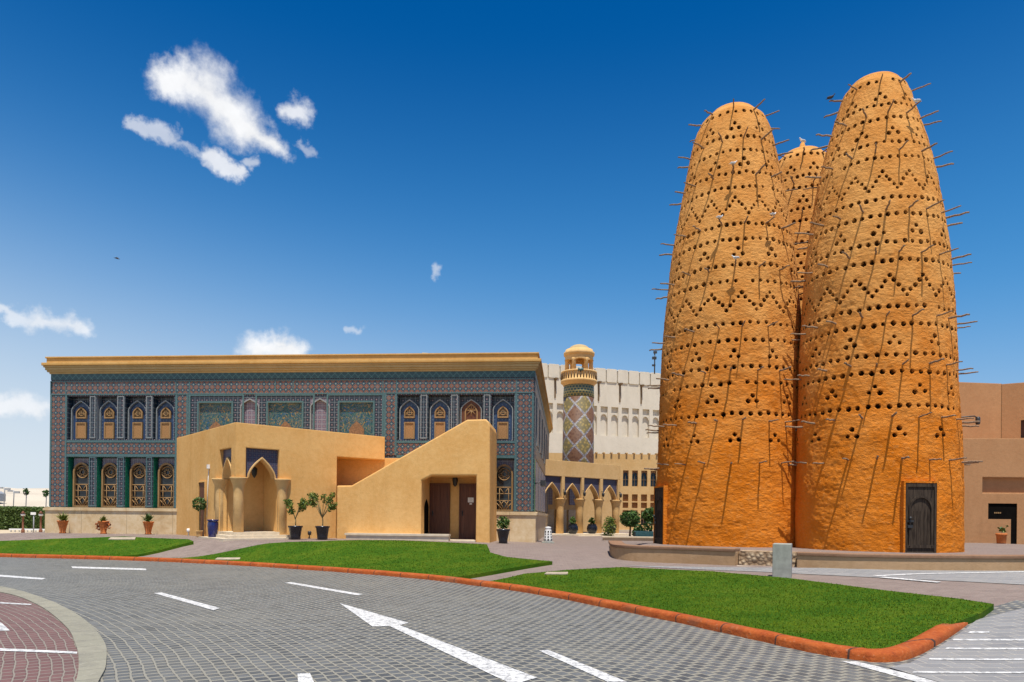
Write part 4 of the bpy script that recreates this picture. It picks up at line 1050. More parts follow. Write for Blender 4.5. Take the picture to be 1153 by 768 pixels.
def make_tower(name,label,C,zbase,prof,leanx,rowspec,beamspec,seed,dz=.023,dth=.0085,zlow=None,door=None,AVOID=(),blim=None):
    """prof: list (z,R) ascending; rowspec: list of (kind,z,n,phase); angle 0 faces the camera"""
    T=Tower(); pz=np.array([p[0] for p in prof]); pr=np.array([p[1] for p in prof])
    # smooth interpolation by dense cubic-ish resample
    zz_=np.linspace(pz[0],pz[-1],400); rr_=np.interp(zz_,pz,pr)
    ker=np.ones(15)/15; rs=np.convolve(np.pad(rr_,7,mode='edge'),ker,'valid'); wgt=np.clip((pz[-1]-zz_)/1.2,0,1); rr_=rr_*(1-wgt)+rs*wgt
    Rz=lambda z:np.interp(z,zz_,rr_); T.R=Rz
    lean=lambda z:leanx*(np.asarray(z)-zbase)/(pz[-1]-zbase); T.lean=lean; T.C=C
    base=math.atan2(-C[0],-C[1])      # world azimuth of the direction to the camera (from +Y, clockwise)
    T.base=base
    z0=zbase if zlow is None else zlow
    Zs=np.concatenate([[zbase-.4],np.arange(z0,pz[-1]-.6,dz) if zlow is None else np.concatenate([np.arange(zbase,z0,.15),np.arange(z0,pz[-1]-.6,dz)]),pz[-1]-.6+ .6*np.linspace(0,1,40)**.8])
    Zs=np.unique(np.round(Zs,5))
    lim=R(112); A=np.concatenate([np.arange(-lim,lim,dth),np.linspace(lim,2*PI-lim,30)[:-1]])
    nA,nZ=len(A),len(Zs)
    AA,ZZ=np.meshgrid(A,Zs); RR=Rz(ZZ).copy()
    tf=np.clip((pz[-1]-ZZ)/.8,0,1)
    RR+=tf*((value_noise(AA,ZZ,3.0,1.1,seed)-.5)*.05+(value_noise(AA,ZZ,11.0,5.0,seed+1)-.5)*.022+(value_noise(AA,ZZ,26.0,15.0,seed+2)-.5)*.016)
    ddep=np.zeros_like(RR)
    def hole(th,z,r=.061):
        if abs(th)>lim-.05: return
        r*=1+rng.uniform(-.22,.2); r=min(r,.092); th+=rng.uniform(-.008,.008); z+=rng.uniform(-.026,.026)
        Rl=float(Rz(z)); i0=np.searchsorted(A[:int(2*lim/dth)],th-r*1.3/Rl); i1=np.searchsorted(A[:int(2*lim/dth)],th+r*1.3/Rl)+1
        j0=np.searchsorted(Zs,z-r*1.3); j1=np.searchsorted(Zs,z+r*1.3)+1
        sub=np.hypot((AA[j0:j1,i0:i1]-th)*Rl,(ZZ[j0:j1,i0:i1]-z)*.95)
        ddep[j0:j1,i0:i1]=np.maximum(ddep[j0:j1,i0:i1],np.where(sub<r,.30,0)); RR[j0:j1,i0:i1]-=np.clip((r*1.3-sub)/(r*.5),0,1)*.012
    for kind,z,n,ph in rowspec:
        rs_=min(.063,.23*2*PI*float(Rz(z))/n)
        if kind=='row':
            for k in range(n):
                if rng.random()>.025: hole(((k+ph)/n*2*PI+PI)%(2*PI)-PI,z,rs_)
        elif kind=='tri':
            for k in range(n):
                t=((k+ph)/n*2*PI+PI)%(2*PI)-PI; Rl=float(Rz(z)); w_=min(.16,.9/n*PI*2*Rl/4); 
                hole(t,z+.105); hole(t-w_*.9/Rl,z-.105); hole(t+w_*.9/Rl,z-.105)
        elif kind=='zig':
            step=.155
            for k in range(n):
                t=((k+ph)/n*2*PI+PI)%(2*PI)-PI
                for i in range(-3,5):
                    tt=t+i/8*2*PI/n; hole((tt+PI)%(2*PI)-PI,z+.31-abs(i)*step,min(.064,.215*2*PI*float(Rz(z))/n/4))
    RR-=ddep
    th=AA
    # angle increases towards the right as seen from the camera
    wx=np.sin(base-th); wy=np.cos(base-th)
    co=np.stack([RR*wx+lean(ZZ),RR*wy,ZZ-zbase],-1).reshape(-1,3)
    co=np.vstack([co,[[float(lean(pz[-1])),0,pz[-1]-zbase+.02]]])
    j,i=np.meshgrid(np.arange(nZ-1),np.arange(nA),indexing='ij'); i2=(i+1)%nA
    quads=np.stack([j*nA+i,(j+1)*nA+i,(j+1)*nA+i2,j*nA+i2],-1).reshape(-1,4)[:, ::-1]
    dd=ddep.reshape(-1); dm=(dd[quads].mean(1)>.12).astype(np.int32)
    top=(nZ-1)*nA; nq=len(quads)
    fan=np.array([[top+k,top+(k+1)%nA,len(co)-1] for k in range(nA)],dtype=np.int32)[:, ::-1]
    me=bpy.data.meshes.new('shell'); me.vertices.add(len(co)); me.vertices.foreach_set('co',co.reshape(-1).astype(np.float32))
    me.loops.add(nq*4+len(fan)*3); me.loops.foreach_set('vertex_index',np.concatenate([quads.reshape(-1),fan.reshape(-1)]).astype(np.int32))
    me.polygons.add(nq+len(fan)); me.polygons.foreach_set('loop_start',np.concatenate([np.arange(nq)*4,nq*4+np.arange(len(fan))*3]).astype(np.int32))
    me.polygons.foreach_set('loop_total',np.concatenate([np.full(nq,4),np.full(len(fan),3)]).astype(np.int32))
    me.polygons.foreach_set('material_index',np.concatenate([dm,np.zeros(len(fan),int)]).astype(np.int32))
    me.polygons.foreach_set('use_smooth',np.ones(nq+len(fan),bool))
    me.materials.append(ADOBE); me.materials.append(HOLE); me.update(calc_edges=True); me.validate()
    root=thing(name,label,'tower',(C[0],C[1],zbase)); T.root=root
    sh=bpy.data.objects.new('shell',me); COL.objects.link(sh); sh.parent=root; T.zb=zbase
    T.beams=[]
    for z,n,ph in beamspec:
        for k in range(n):
            t=((k+ph)/n*2*PI+PI)%(2*PI)-PI
            if abs(t)>R(108): continue
            tip=Vector((C[0]+float(lean(z))+math.sin(base-t)*(float(Rz(z))+.75),C[1]+math.cos(base-t)*(float(Rz(z))+.75)))
            if any((tip-Vector(c_)).length<r_ for c_,r_ in AVOID): continue
            if blim and abs(t)>blim: continue
            t+=rng.uniform(-.03,.03); zq=z+rng.uniform(-.04,.04)
            if door and abs(t-door)<.0: continue
            o=bpy.data.objects.new('beam',random.choice(BEAMS)); COL.objects.link(o); o.parent=root
            Rl=float(Rz(zq)); dirv=Vector((math.sin(base-t),math.cos(base-t),rng.uniform(-.05,.09)))
            o.location=Vector((dirv.x*(Rl-.12)+float(lean(zq)),dirv.y*(Rl-.12),zq-zbase))
            o.rotation_euler=dirv.to_track_quat('X','Z').to_euler(); o.scale=(rng.uniform(.76,1.05),rng.uniform(.8,1.25),rng.uniform(.8,1.25))
            T.beams.append((t,zq,o,dirv))
    return T
BEAMS=[]
for k in range(4):
    b=MB(); pts=[(0,0,0)]+[(.2+.15*j,rng.uniform(-.016,.016),rng.uniform(-.016,.016)) for j in range(4)]+[(.74,rng.uniform(-.01,.01),rng.uniform(-.01,.01))]
    b.tube(pts,[.030,.030,.028,.027,.025,.022],7); BEAMS.append(b.mesh('beam',BEAMW))
def zprof(pts,Yc,k,ztop,rtop):
    out=[]
    for y,hw,x in pts:
        u=x-576.5; out.append((EYE+((HY-y)+ROLL*u)/F*Yc, hw/F*Yc*k))
    out=sorted(out); out=[p for p in out if p[0]<ztop-.25]
    for q in (.0,.2,.4,.6,.8,.95): out.append((ztop-.30+.30*math.sin(q*PI/2), rtop*math.cos(q*PI/2*.97)**.8+.0))
    return sorted(out)
def rowz(y,x,Yc,Rf):
    z=5.0
    for _ in range(12):
        z=EYE+((HY-y)+ROLL*(x-576.5))/F*(Yc-float(Rf(z))*1.0)
    return z
def build_rows(spec,x,Yc,prof):
    Rf=lambda z:np.interp(z,[p[0] for p in prof],[p[1] for p in prof]); out=[]
    for kind,y,n,ph in spec: out.append((kind,rowz(y,x,Yc,Rf),n,ph))
    return out
# nearest (right) tower
YR=24.0; cR=at(985.3,600,YR); kR=math.cos(math.atan(.54))*.985
ptsR=[(626,97.5,991),(560,97,991),(517,95.8,990),(430,91.8,988),(380,89.5,987),(330,86.5,986),(300,84,985),(253,77.5,985),(205,68.5,985),(180,62,986),(143,50.5,985),(107,38.5,984)]
pR=zprof(ptsR,YR,kR,17.05,.86)
specR=[('row',90,26,.3),('tri',107,9,.2),('row',116.5,40,0),('row',131.5,40,.5),('tri',146,11,.6),('row',158.5,46,.2),('row',174.8,50,0),('zig',201,15,.3),('row',221,54,.1),('row',240,54,.6),('tri',256.5,12,.1),('row',271,54,.3),('row',291.5,54,.8),('zig',320,15,.45),('row',343.8,54,.4),('row',364,54,.9),('tri',381,12,.45),('row',398,54,.2),('row',418,54,.7),('tri',437,12,.0),('row',457,54,.35),('tri',485.5,12,.52)]
beamR=[('b',92,10,.25),('b',126,14,.6),('b',168.5,16,.1),('b',232.6,20,.45),('b',283,20,.0),('b',354,20,.5),('b',409,20,.05),('b',469,20,.55),('b',517,20,.0)]
rR=build_rows(specR,1010,YR,pR); bR=[(z,n,ph) for _,z,n,ph in build_rows(beamR,1010,YR,pR)]
TR=make_tower('pigeon_tower','tallest orange pigeon tower with the dark wooden door facing the road',(cR.x,YR),.60,pR,-.20,rR,bR,11)
YL=27.0; cL=at(820.5,600,YL); kL=math.cos(math.atan(.315))*.985
ptsL=[(618,85.5,820),(550,85,820),(517,84.5,821),(430,82.0,822),(370,78.5,823),(310,72.5,823),(260,64.8,823),(225,58.5,823),(200,54,824),(160,45.5,825),(140,37.5,824)]
pL=zprof(ptsL,YL,kL,at(830,110.5,YL-.8).z,.92)
specL=[('row',124.5,28,.4),('tri',140,10,.1),('row',152.5,40,.2),('row',168.2,44,.7),('tri',181,11,.4),('row',193,48,.1),('row',209.3,50,.5),('zig',230,15,.15),('row',251.5,54,.3),('row',268,54,.8),('tri',282,12,.2),('row',297,54,.1),('row',315,54,.6),('zig',338,15,.35),('row',363,54,.2),('row',382,54,.7),('tri',397,12,.1),('row',412.3,54,.4),('row',430.5,54,.9),('tri',448,12,.55),('row',465.2,54,.25),('tri',492,12,.12)]
beamL=[('b',121,10,.0),('b',156,14,.5),('b',195,16,.1),('b',251,18,.55),('b',300,18,.1),('b',367,18,.5),('b',416,19,.0),('b',473,20,.5),('b',521,20,.1)]
rL=build_rows(specL,826,YL,pL); bL=[(z,n,ph) for _,z,n,ph in build_rows(beamL,826,YL,pL)]
TL=make_tower('pigeon_tower','orange pigeon tower left of the tallest one, its door at the left edge',(cL.x,YL),.60,pL,-.02,rL,bL,31,AVOID=(((cR.x,YR),2.55),))
YB=30.6; cB=at(901,400,YB); kB=math.cos(math.atan(.42))*.985
pB=[(p[0]*.0+(.6+(p[0]-.6)*(at(901,160,YB-.8).z-.6)/(pL[-1][0]-.6)),p[1]*.985) for p in pL]
specB=[('row',172,28,.3),('tri',186,10,.5),('row',196,40,.2),('row',209,44,.6),('tri',222,11,.05),('row',233,48,.3),('row',246,50,.7),('tri',259,12,.4),('row',271,54,.1),('row',285,54,.5),('tri',298,12,.0),('row',310,54,.2),('row',322,54,.7),('zig',344,15,.0),('row',365,54,.3),('row',385,54,.3)]
rB=build_rows(specB,901,YB,pB); bB=[(z,n,ph) for _,z,n,ph in build_rows([('b',170,10,.1),('b',204,14,.6),('b',240,16,.1),('b',290,18,.5),('b',340,18,0)],901,YB,pB)]
TB=make_tower('pigeon_tower','rear pigeon tower seen between the two near towers, topped by a knob',(cB.x,YB),.60,pB,0.0,rB,bB,57,.03,.011,8.0,AVOID=(((cR.x,YR),2.9),((cL.x,YL),2.9)),blim=R(75))
def on_wall(T,xpx,ypx):
    """angle and z of the near tower surface under a pixel"""
    d=pix_dir(xpx,ypx); t=10.0
    while t<40:
        z=EYE+d.z*t; 
        if math.hypot(d.x*t-T.C[0]-float(T.lean(z)),t-T.C[1])<float(T.R(z)): break
        t+=.01
    z=EYE+d.z*t; az_=math.atan2(d.x*t-T.C[0]-float(T.lean(z)),t-T.C[1]); return T.base-az_,z
def tower_door(T,xa,xb,yt,yb):
    a,zt=on_wall(T,xa,yt); c,zl=on_wall(T,xb,yb); 
    a=(a+PI)%(2*PI)-PI; c=(c+PI)%(2*PI)-PI
    t=(a+c)/2; zt=on_wall(T,(xa+xb)/2,yt)[1]; zb_=T.zb
    Rl=float(T.R(1.6)); W=abs(c-a)*Rl; W=max(.75,min(W,1.15)); Hh=zt-zb_
    y0=-.10; rot=T.base-t
    fx=Vector((math.sin(rot),math.cos(rot),0)); rx=Vector((fx.y,-fx.x,0))*-1   # outward and right-hand directions
    def put(b,name,m,par):
        o=b.build(name,m,par); return o
    root=T.root
    def tr(b):   # local (x right, y inward, z) -> tower space
        out=[]
        for x,y,z in b.v:
            p=rx*x+fx*(Rl+.065-y); out.append((p.x+float(T.lean(1.6)),p.y,z))
        b.v=out; return b
    b=MB(); b.box(-W/2-.06,-.02,0,-W/2,.25,Hh+.06); b.box(W/2,-.02,0,W/2+.06,.25,Hh+.06); b.box(-W/2,-.02,Hh,W/2,.25,Hh+.06); fr=put(tr(b),'door_surround',ADOBE,root)
    b=MB(); b.box(-W/2+.002,.02,.0,W/2-.002,.2,Hh-.002); dr=put(tr(b),'door',DOORW,root)
    b=MB(); t_=.07; b.box(-W/2+.004,-.01,0,-W/2+t_,.018,Hh-.004); b.box(W/2-t_,-.01,0,W/2-.004,.018,Hh-.004); b.box(-W/2+t_,-.01,Hh-.12,W/2-t_,.018,Hh-.004); b.box(-W/2+t_,-.012,.16,W/2-t_,.018,.26); b.box(-W/2+t_,-.008,0,W/2-t_,.018,.03)
    arch_rim(b,0,W/2-.17,Hh*.62,Hh*.79,.05,-.025,.018,0,Hh*.52,'round')
    for k in range(-3,4): b.box(k*.11-.006,.006,.28,k*.11+.006,.018,Hh*.6)
    put(tr(b),'door_frame',DOORW,dr)
    b=MB(); b.ball((-W/2+.13,-.07,Hh*.50),.045); b.box(-W/2+.05,-.03,Hh*.44,-W/2+.26,.0,Hh*.47); b.box(-W/2+.06,-.05,Hh*.36,-W/2+.22,.0,Hh*.40); b.tube([(-W/2+.13,-.07,Hh*.5),(-W/2+.13,-.03,Hh*.38)],.018,6); put(tr(b),'latch',METAL,dr)
tower_door(TR,1016.5,1052,544,621); tower_door(TL,740.6,749.5,549,613)
def knob(T,ztop,hh):
    b=MB(); b.lathe([(.26,0),(.22,.12),(.13,hh*.6),(.08,hh)],(float(T.lean(ztop)),0,ztop-T.zb-.02),14); return b.build('cap_knob',ADOBE,T.root)
knob(TR,pR[-1][0],.22); knob(TL,pL[-1][0],.22); knob(TB,pB[-1][0],.42)
#@@PART4
# ------------------------------------------------------------------ CURB WALLS AND PLATFORM
def curb(name,label,px,hgt,capm,facem,w=.38):
    P=[ground(x,y) for x,y in px]; P=[Vector((p.x,p.y)) for p in P]; D=densify(P,6)
    root=thing(name,label,'low wall',(D[0].x,D[0].y,0)); o0=D[0]
    def sweep(prof,nm,m):
        b=MB(); K=len(prof)
        for i,p in enumerate(D):
            t=(D[min(i+1,len(D)-1)]-D[max(i-1,0)]).normalized(); n_=Vector((-t.y,t.x))
            for a,z in prof: q=p+n_*a-o0; b.v.append((q.x,q.y,z if z<-.3 else h(p.x,p.y)*0+zt0+z))
        for i in range(len(D)-1):
            for k in range(K-1): b.f.append((i*K+k,(i+1)*K+k,(i+1)*K+k+1,i*K+k+1)); b.mi.append(0); b.sm.append(False)
        b.f.append(tuple(range(K))); b.f.append(tuple((len(D)-1)*K+k for k in range(K-1,-1,-1))); b.mi+=[0,0]; b.sm+=[False,False]
        b.build(nm,m,root)
    zt0=hgt
    sweep([(0,-.5),(0,-.075),(w,-.075),(w,-.5)],'wall',facem); sweep([(-.03,-.074),(-.035,-.01),(-.02,0),(w+.03,0),(w+.03,-.074)],'coping',capm)
    return D
COP=m_stucco('curb_coping',(.21,.115,.065),(.28,.165,.10),.2); CURBF=m_stucco('curb_face',(.38,.235,.12),(.45,.29,.16),.3)
zc_=at(760,615,19.4).z
Dl=curb('curb_wall','curved tan low wall with brown coping before the left pigeon tower',[(686,621),(689,627),(700,630.5),(730,633),(780,635),(828,637)],zc_,COP,CURBF)
zc2=at(1000,621.5,18.0).z
Dr=curb('curb_wall','long tan low wall with brown coping before the tallest pigeon tower',[(897,639),(960,641),(1030,642.5),(1100,643),(1153,643),(1230,642),(1300,640)],zc2,COP,CURBF)
# pebbled step in the gap between the two walls
e0,e1=Dl[-1],Dr[0]; b=MB(); t=(e1-e0).normalized(); n_=Vector((-t.y,t.x)); L_=(e1-e0).length
def stepbox(d0,d1,z0,z1): 
    pts=[e0+t*.05+n_*d0,e1-t*.05+n_*d0,e1-t*.05+n_*d1,e0+t*.05+n_*d1]; b.slab([(p.x,p.y) for p in pts],z0,z1)
stepbox(.22,.9,-.3,zc_-.06); 
o=b.build('pebbled_riser',PEBBLE); tag(o,'pebble faced riser in the gap between the two low curb walls','step')
b=MB(); stepbox(-.08,.218,-.3,zc_-.44); o=b.build('entry_step',STEP); tag(o,'pale step below the pebble faced riser between the low walls','step')
# platform paving inside
poly=[(p.x+.02,p.y+.33) for p in Dl]+[tuple(e0+n_*1.2),tuple(e1+n_*1.2)]+[(p.x,p.y+.33) for p in Dr]+[(24,26),(22,34),(14,33),(8,31),(5.4,27),(3.9,23)]
b=MB(); b.quad([(x,y,.61) for x,y in poly]); tag(b.build('platform_paving',PAVE),kind='structure')
# second pale planter edge further back
q=ground(705,609); b=MB(); b.box(-1.2,0,-.3,2.6,.5,.16,0,.02); b.box(-1.25,-.05,.162,2.65,.55,.22,0,.02)
o=b.build('planter_wall',STEP); o.location=q; o.rotation_euler=(0,0,R(-4)); tag(o,'pale low planter wall beyond the left end of the curved tan wall','low wall')
# ------------------------------------------------------------------ RIGHT BUILDING
YB2=32.0; p0=at(1086,619,YB2); FG=Frame(p0.x,p0.y,R(-3),.3)
rb=thing('adobe_building','pink brown stuccoed building of stepped blocks with a dark angled opening','building',(p0.x,p0.y,.3),FG.a)
S=lambda x,y=560:FG.s_(x,y); Zz=lambda y,x=1120:FG.z_(x,y)
xa,xb,xc=S(1112.8),S(1138.5),S(1145.3); zt_,zm_=Zz(566.8),Zz(584.5); rx0,rz1,rz0=S(1106),Zz(537.5),Zz(555.5)
x0_=S(1062); x1_=S(1300); zT_=Zz(493.5,1095)
b=MB()
wall_open(b,x0_,x1_,-.8,zT_,[(rx0,x1_,rz0,rz1),(xa,xc,zm_,zt_),(xb,xc,-.05,zm_)],0,.4)
b.quad([(x0_,0,zT_),(x1_,0,zT_),(x1_,6,zT_),(x0_,6,zT_)]); b.quad([(x0_,6,-.8),(x0_,0,-.8),(x0_,0,zT_),(x0_,6,zT_)])
# shallow recess
b.quad([(rx0,.22,rz0),(x1_,.22,rz0),(x1_,.22,rz1),(rx0,.22,rz1)]); b.quad([(rx0,0,rz0),(rx0,.22,rz0),(rx0,.22,rz1),(rx0,0,rz1)]); b.quad([(rx0,.22,rz1),(x1_,.22,rz1),(x1_,0,rz1),(rx0,0,rz1)]); b.quad([(rx0,0,rz0),(x1_,0,rz0),(x1_,.22,rz0),(rx0,.22,rz0)])
b.build('front_block',PINK,rb)
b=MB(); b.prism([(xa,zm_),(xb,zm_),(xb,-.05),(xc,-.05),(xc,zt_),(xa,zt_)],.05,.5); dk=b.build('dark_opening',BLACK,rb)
b=MB(); q=FG.p(1124,577.5); 
for k,(u0,u1) in enumerate(((-.16,-.10),(-.08,-.02),(.0,.06),(.08,.15))): b.box(q[0]+u0,.035,q[1]-.03,q[0]+u1,.049,q[1]+.035)
b.build('gold_lettering',FRAMEW,dk)
YU=36.5; 
FU=Frame(at(1081,500,YU).x,YU,R(-3),.3); su=lambda x:FU.s_(x,470)
b=MB(); b.prism([(su(1060),0),(su(1127.5),0),(su(1127.5),FU.z_(1127,432)),(su(1060),FU.z_(1081,429.5))],0,8)
o=b.build('upper_block',PINK,rb); o.matrix_world=Matrix.Translation((FU.o.x,FU.o.y,.3))@Matrix.Rotation(FU.a,4,'Z'); o.parent=rb; o.matrix_parent_inverse=(Matrix.Translation((p0.x,p0.y,.3))@Matrix.Rotation(FG.a,4,'Z')).inverted()
c0=FU.world(su(1127.5),-.02); FV=Frame(c0.x,c0.y,R(-32),.3)
sv=lambda x:FV.s_(x,470); zq=FV.z_(1128,432.5)
b=MB(); wx0=sv(1149.5); wx1=wx0+1.3; wz0,wz1=FV.z_(1152,493),FV.z_(1152,473)
wall_open(b,0,9,0,zq,[(wx0,wx1,wz0,wz1)],0,.3); b.quad([(0,0,zq),(9,0,zq),(9,8,zq),(0,8,zq)]); b.box(0,.35,0,9,8,zq-.01)
o=b.build('turned_block',PINK,rb); o.matrix_world=Matrix.Translation((FV.o.x,FV.o.y,.3))@Matrix.Rotation(FV.a,4,'Z'); o.parent=rb; o.matrix_parent_inverse=(Matrix.Translation((p0.x,p0.y,.3))@Matrix.Rotation(FG.a,4,'Z')).inverted()
b=MB(); b.box(wx0,.28,wz0,wx1,.34,wz1); o2=b.build('window',DOORB,rb); o2.matrix_world=o.matrix_world.copy(); o2.parent=rb; o2.matrix_parent_inverse=o.matrix_parent_inverse.copy(); o2.matrix_basis=o.matrix_basis.copy()
# spotlight at the end of a tower beam
q=at(1101,474,22.5); b=MB(); b.lathe([(.05,-.12),(.07,-.08),(.07,.10),(.04,.14)],(0,0,0),10); b.tube([(-.02,0,.1),(-.12,0,.16),(-1.0,.3,.10)],.022,6)
o=b.build('spotlight',METAL); o.location=q; tag(o,'dark spotlight on an arm at the right edge of the tallest tower','spotlight')
# ------------------------------------------------------------------ SIGN BLOCK, CONE LANTERN
g1=ground(880,652.6); hgt=at(880,612.5,g1.y).z-g1.z; 
b=MB(); w1=.62; k_=.44
b.prism([(0,-.1),(w1*.62,-.1),(w1*.62,hgt),(0,hgt)],0,.5); o=b.build('stone_block',STONE)
gx=ground(870.5,650).x; o.location=(at(870,640,g1.y+.1).x,g1.y+.12,g1.z); o.rotation_euler=(0,0,R(-25)); tag(o,'pale grey standing stone block on the edge of the near lawn','stone block')
md=o.modifiers.new('soft','BEVEL'); md.width=.012; md.segments=2
gq=ground(617,611.5); hq=at(617,593,gq.y).z-gq.z
ln=thing('lantern_cone','white perforated cone lantern standing on the paving by the mosque corner','lantern',gq)
b=MB(); b.box(-.26,-.26,-.02,.26,.26,.05); b.build('base',STONE,ln)
b=MB(); b.lathe([(.20,.05),(.185,hq*.25),(.17,hq*.5),(.145,hq*.75),(.12,hq*.9),(.13,hq*.92),(.13,hq*.97),(.02,hq)],(0,0,0),16); b.build('body',WHITE,ln)
b=MB()
for zr_ in (.2,.36,.52,.68):
    rr_=.20-.075*zr_
    for k in range(8):
        q=2*PI*k/8; c,s_=math.cos(q),math.sin(q); p=Vector((c*rr_,s_*rr_,hq*zr_)); tx=Vector((-s_,c,0)); ny=Vector((c,s_,0))*.006; hh_=.032
        b.quad([p+ny-tx*hh_-Vector((0,0,.045)),p+ny+tx*hh_-Vector((0,0,.045)),p+ny+tx*hh_+Vector((0,0,.045)),p+ny-tx*hh_+Vector((0,0,.045))])
b.build('perforations',BLACK,ln)
# ------------------------------------------------------------------ PLANTS
def leaves(b,c,rx,ry,rz,n,size,seed,shell=.0,clump=0,drop=.3):
    r=np.random.default_rng(seed); cl=[r.normal(0,.5,3) for _ in range(max(clump,1))]
    for i in range(n):
        if clump:
            p=cl[i%clump]+r.normal(0,.22,3)
        else:
            d=r.normal(0,1,3); d/=np.linalg.norm(d); p=d*(shell+(1-shell)*r.random()**.4)*(1+.10*math.sin(d[0]*7+seed)*math.cos(d[2]*6))
        p=Vector((c[0]+p[0]*rx,c[1]+p[1]*ry,c[2]+p[2]*rz)); s_=size*r.uniform(.6,1.3)
        a=Vector(r.normal(0,1,3)); a.z-=drop*.5; a.normalize(); n1=a.cross(Vector(r.normal(0,1,3))).normalized()
        w_=n1*s_*.28; b.quad([p-a*s_*.5,p+w_,p+a*s_*.5,p-w_],int(r.random()<.25))
def urn(b,H_,r0,r1,rim,c=(0,0,0)):
    b.lathe([(r0*.85,0),(r0,.02),(r0*1.02,H_*.25),(r1*.98,H_*.86),(rim,H_*.90),(rim,H_),(rim*.86,H_),(rim*.82,H_*.92)],c,24,cap=True)
def pot(label,x,y,Yd,H_,r0,r1,rim,m,prof=None,group=None,name='potted_plant'):
    g_=ground(x,y); P=Vector((pix_dir(x,y).x*Yd,Yd,0)) if Yd else g_
    P.z=h(P.x,P.y) if Yd else g_.z
    t=thing(name,label,'potted plant',P,0,group); b=MB()
    if prof: b.lathe(prof,(0,0,0),24)
    else: urn(b,H_,r0,r1,rim)
    b.build('pot',m,t); b=MB(); b.lathe([(rim*.8,H_*.93),(.01,H_*.95)],(0,0,0),16,cap=False); b.build('soil',SOIL,t); return t
def spiky(t,z,n,L_,seed,m=LEAF):
    r=np.random.default_rng(seed); b=MB()
    for k in range(n):
        q=r.random()*2*PI; el_=r.uniform(.35,1.35); l=L_*r.uniform(.7,1.1); d=Vector((math.cos(q)*math.cos(el_),math.sin(q)*math.cos(el_),math.sin(el_))); sd=Vector((-math.sin(q),math.cos(q),0))*.02
        p0=Vector((0,0,z)); p1=p0+d*l*.6; p2=p0+d*l+Vector((0,0,-.25*l*(1.4-el_)))
        b.quad([p0-sd,p0+sd,p1+sd*1.3,p1-sd*1.3]); b.quad([p1-sd*1.3,p1+sd*1.3,p2])
    return b.build('foliage',[m],t)
tp=[(.125,0),(.135,.04),(.11,.08),(.15,.28),(.195,.44),(.20,.50),(.225,.52),(.225,.57),(.19,.57),(.18,.50)]
for i,(x,lab) in enumerate(((82.5,'terracotta urn with a spiky green plant, nearest the left corner of the mosque'),(127.5,'terracotta urn with trailing red brown flowers around its sides, before the marble plinth'),(177,'terracotta urn with a spiky green plant, before the plinth nearest the porch'))):
    s_=FM.s_(x,602); pw_=FM.world(s_,-.65,0); 
    t=thing('potted_plant',lab,'potted plant',(pw_.x,pw_.y,h(pw_.x,pw_.y)),0,'terracotta urns along the plinth')
    b=MB(); b.lathe(tp,(0,0,0),22); b.build('pot',TERRA,t); b=MB(); b.lathe([(.185,.52),(.01,.53)],(0,0,0),14,cap=False); b.build('soil',SOIL,t)
    spiky(t,.52,60 if i!=1 else 40,.52 if i!=1 else .36,20+i,LEAF if i==2 else LEAFY)
    if i==1:
        b=MB(); leaves(b,(-.21,-.05,.36),.14,.14,.2,90,.09,5); leaves(b,(.22,-.05,.36),.14,.14,.2,90,.09,6); b.build('trailing_flowers',[plain('dried_flowers',(.22,.07,.03),.3,30),TERRA],t)
# blue jar in front of the porch corner and the topiary ball behind it
def fwp(x,y,Yd): 
    P=Vector((pix_dir(x,y).x*Yd,Yd,0)); P.z=h(P.x,P.y); return P
P=fwp(239.5,604.5,25.6); b=MB(); b.lathe([(.13,0),(.15,.03),(.165,.22),(.19,.48),(.185,.60),(.165,.65),(.20,.68),(.20,.72),(.15,.72),(.14,.6)],(0,0,0),24); o=b.build('jar',BLUEP); o.location=P; tag(o,'cobalt blue glazed jar standing at the left foot of the porch','jar')
P=fwp(224.5,603,27.2); t=thing('potted_topiary','small round topiary ball on a thin stem beside the left face of the porch','potted plant',P)
b=MB(); urn(b,.26,.10,.12,.135); b.build('pot',OCHRE2,t); zc3=at(224.5,567.5,27.2).z-P.z; b=MB(); b.tube([(0,0,.2),(.02,0,.8),(0,0,zc3)],.022,6); b.build('stem',STEM,t)
b=MB(); leaves(b,(0,0,zc3),.27,.27,.27,520,.085,41,.55); b.build('crown',[LEAF,LEAFD],t)
def small_tree(label,x,y,Yd,seed,spread,ztop,style):
    P=fwp(x,y,Yd); t=thing('potted_tree',label,'potted tree',P,0,'potted trees at the ochre wall'); r=np.random.default_rng(seed)
    b=MB(); urn(b,.52,.19,.245,.27); b.build('pot',DARKP,t); b=MB(); b.lathe([(.22,.49),(.01,.5)],(0,0,0),14,cap=False); b.build('soil',SOIL,t)
    H_=at(x,ztop,Yd).z-P.z
    tr=MB(); fo=MB(); k0=.5+.34*(H_-.5)
    tr.tube([(0,0,.45),(.01,.01,.7),(-.01,0,k0)],[.022,.02,.018],6)
    for k in range(style):
        q=r.random()*2*PI; l=spread*r.uniform(.55,1.0); z1=k0+(H_-k0)*r.uniform(.25,.95); e=Vector((math.cos(q)*l,math.sin(q)*l*.7,z1)); m_=Vector((e.x*.45,e.y*.45,k0+(z1-k0)*.6))
        tr.tube([(-.01,0,k0-.1),m_,e],[.014,.010,.005],5); leaves(fo,e,.14,.13,.13,58,.10,seed*7+k); leaves(fo,m_*.5+e*.5,.11,.10,.11,24,.09,seed*9+k)
    tr.build('trunk',STEM,t); fo.build('crown',[LEAFY,LEAF],t)
small_tree('potted tree with sparse yellow green leaves in a dark pot nearest the porch arch',332.5,606.5,25.6,3,.46,560,9)
small_tree('potted tree with an open leafy crown in a dark pot before the stair wall corner',363,607,25.7,4,.52,556,11)
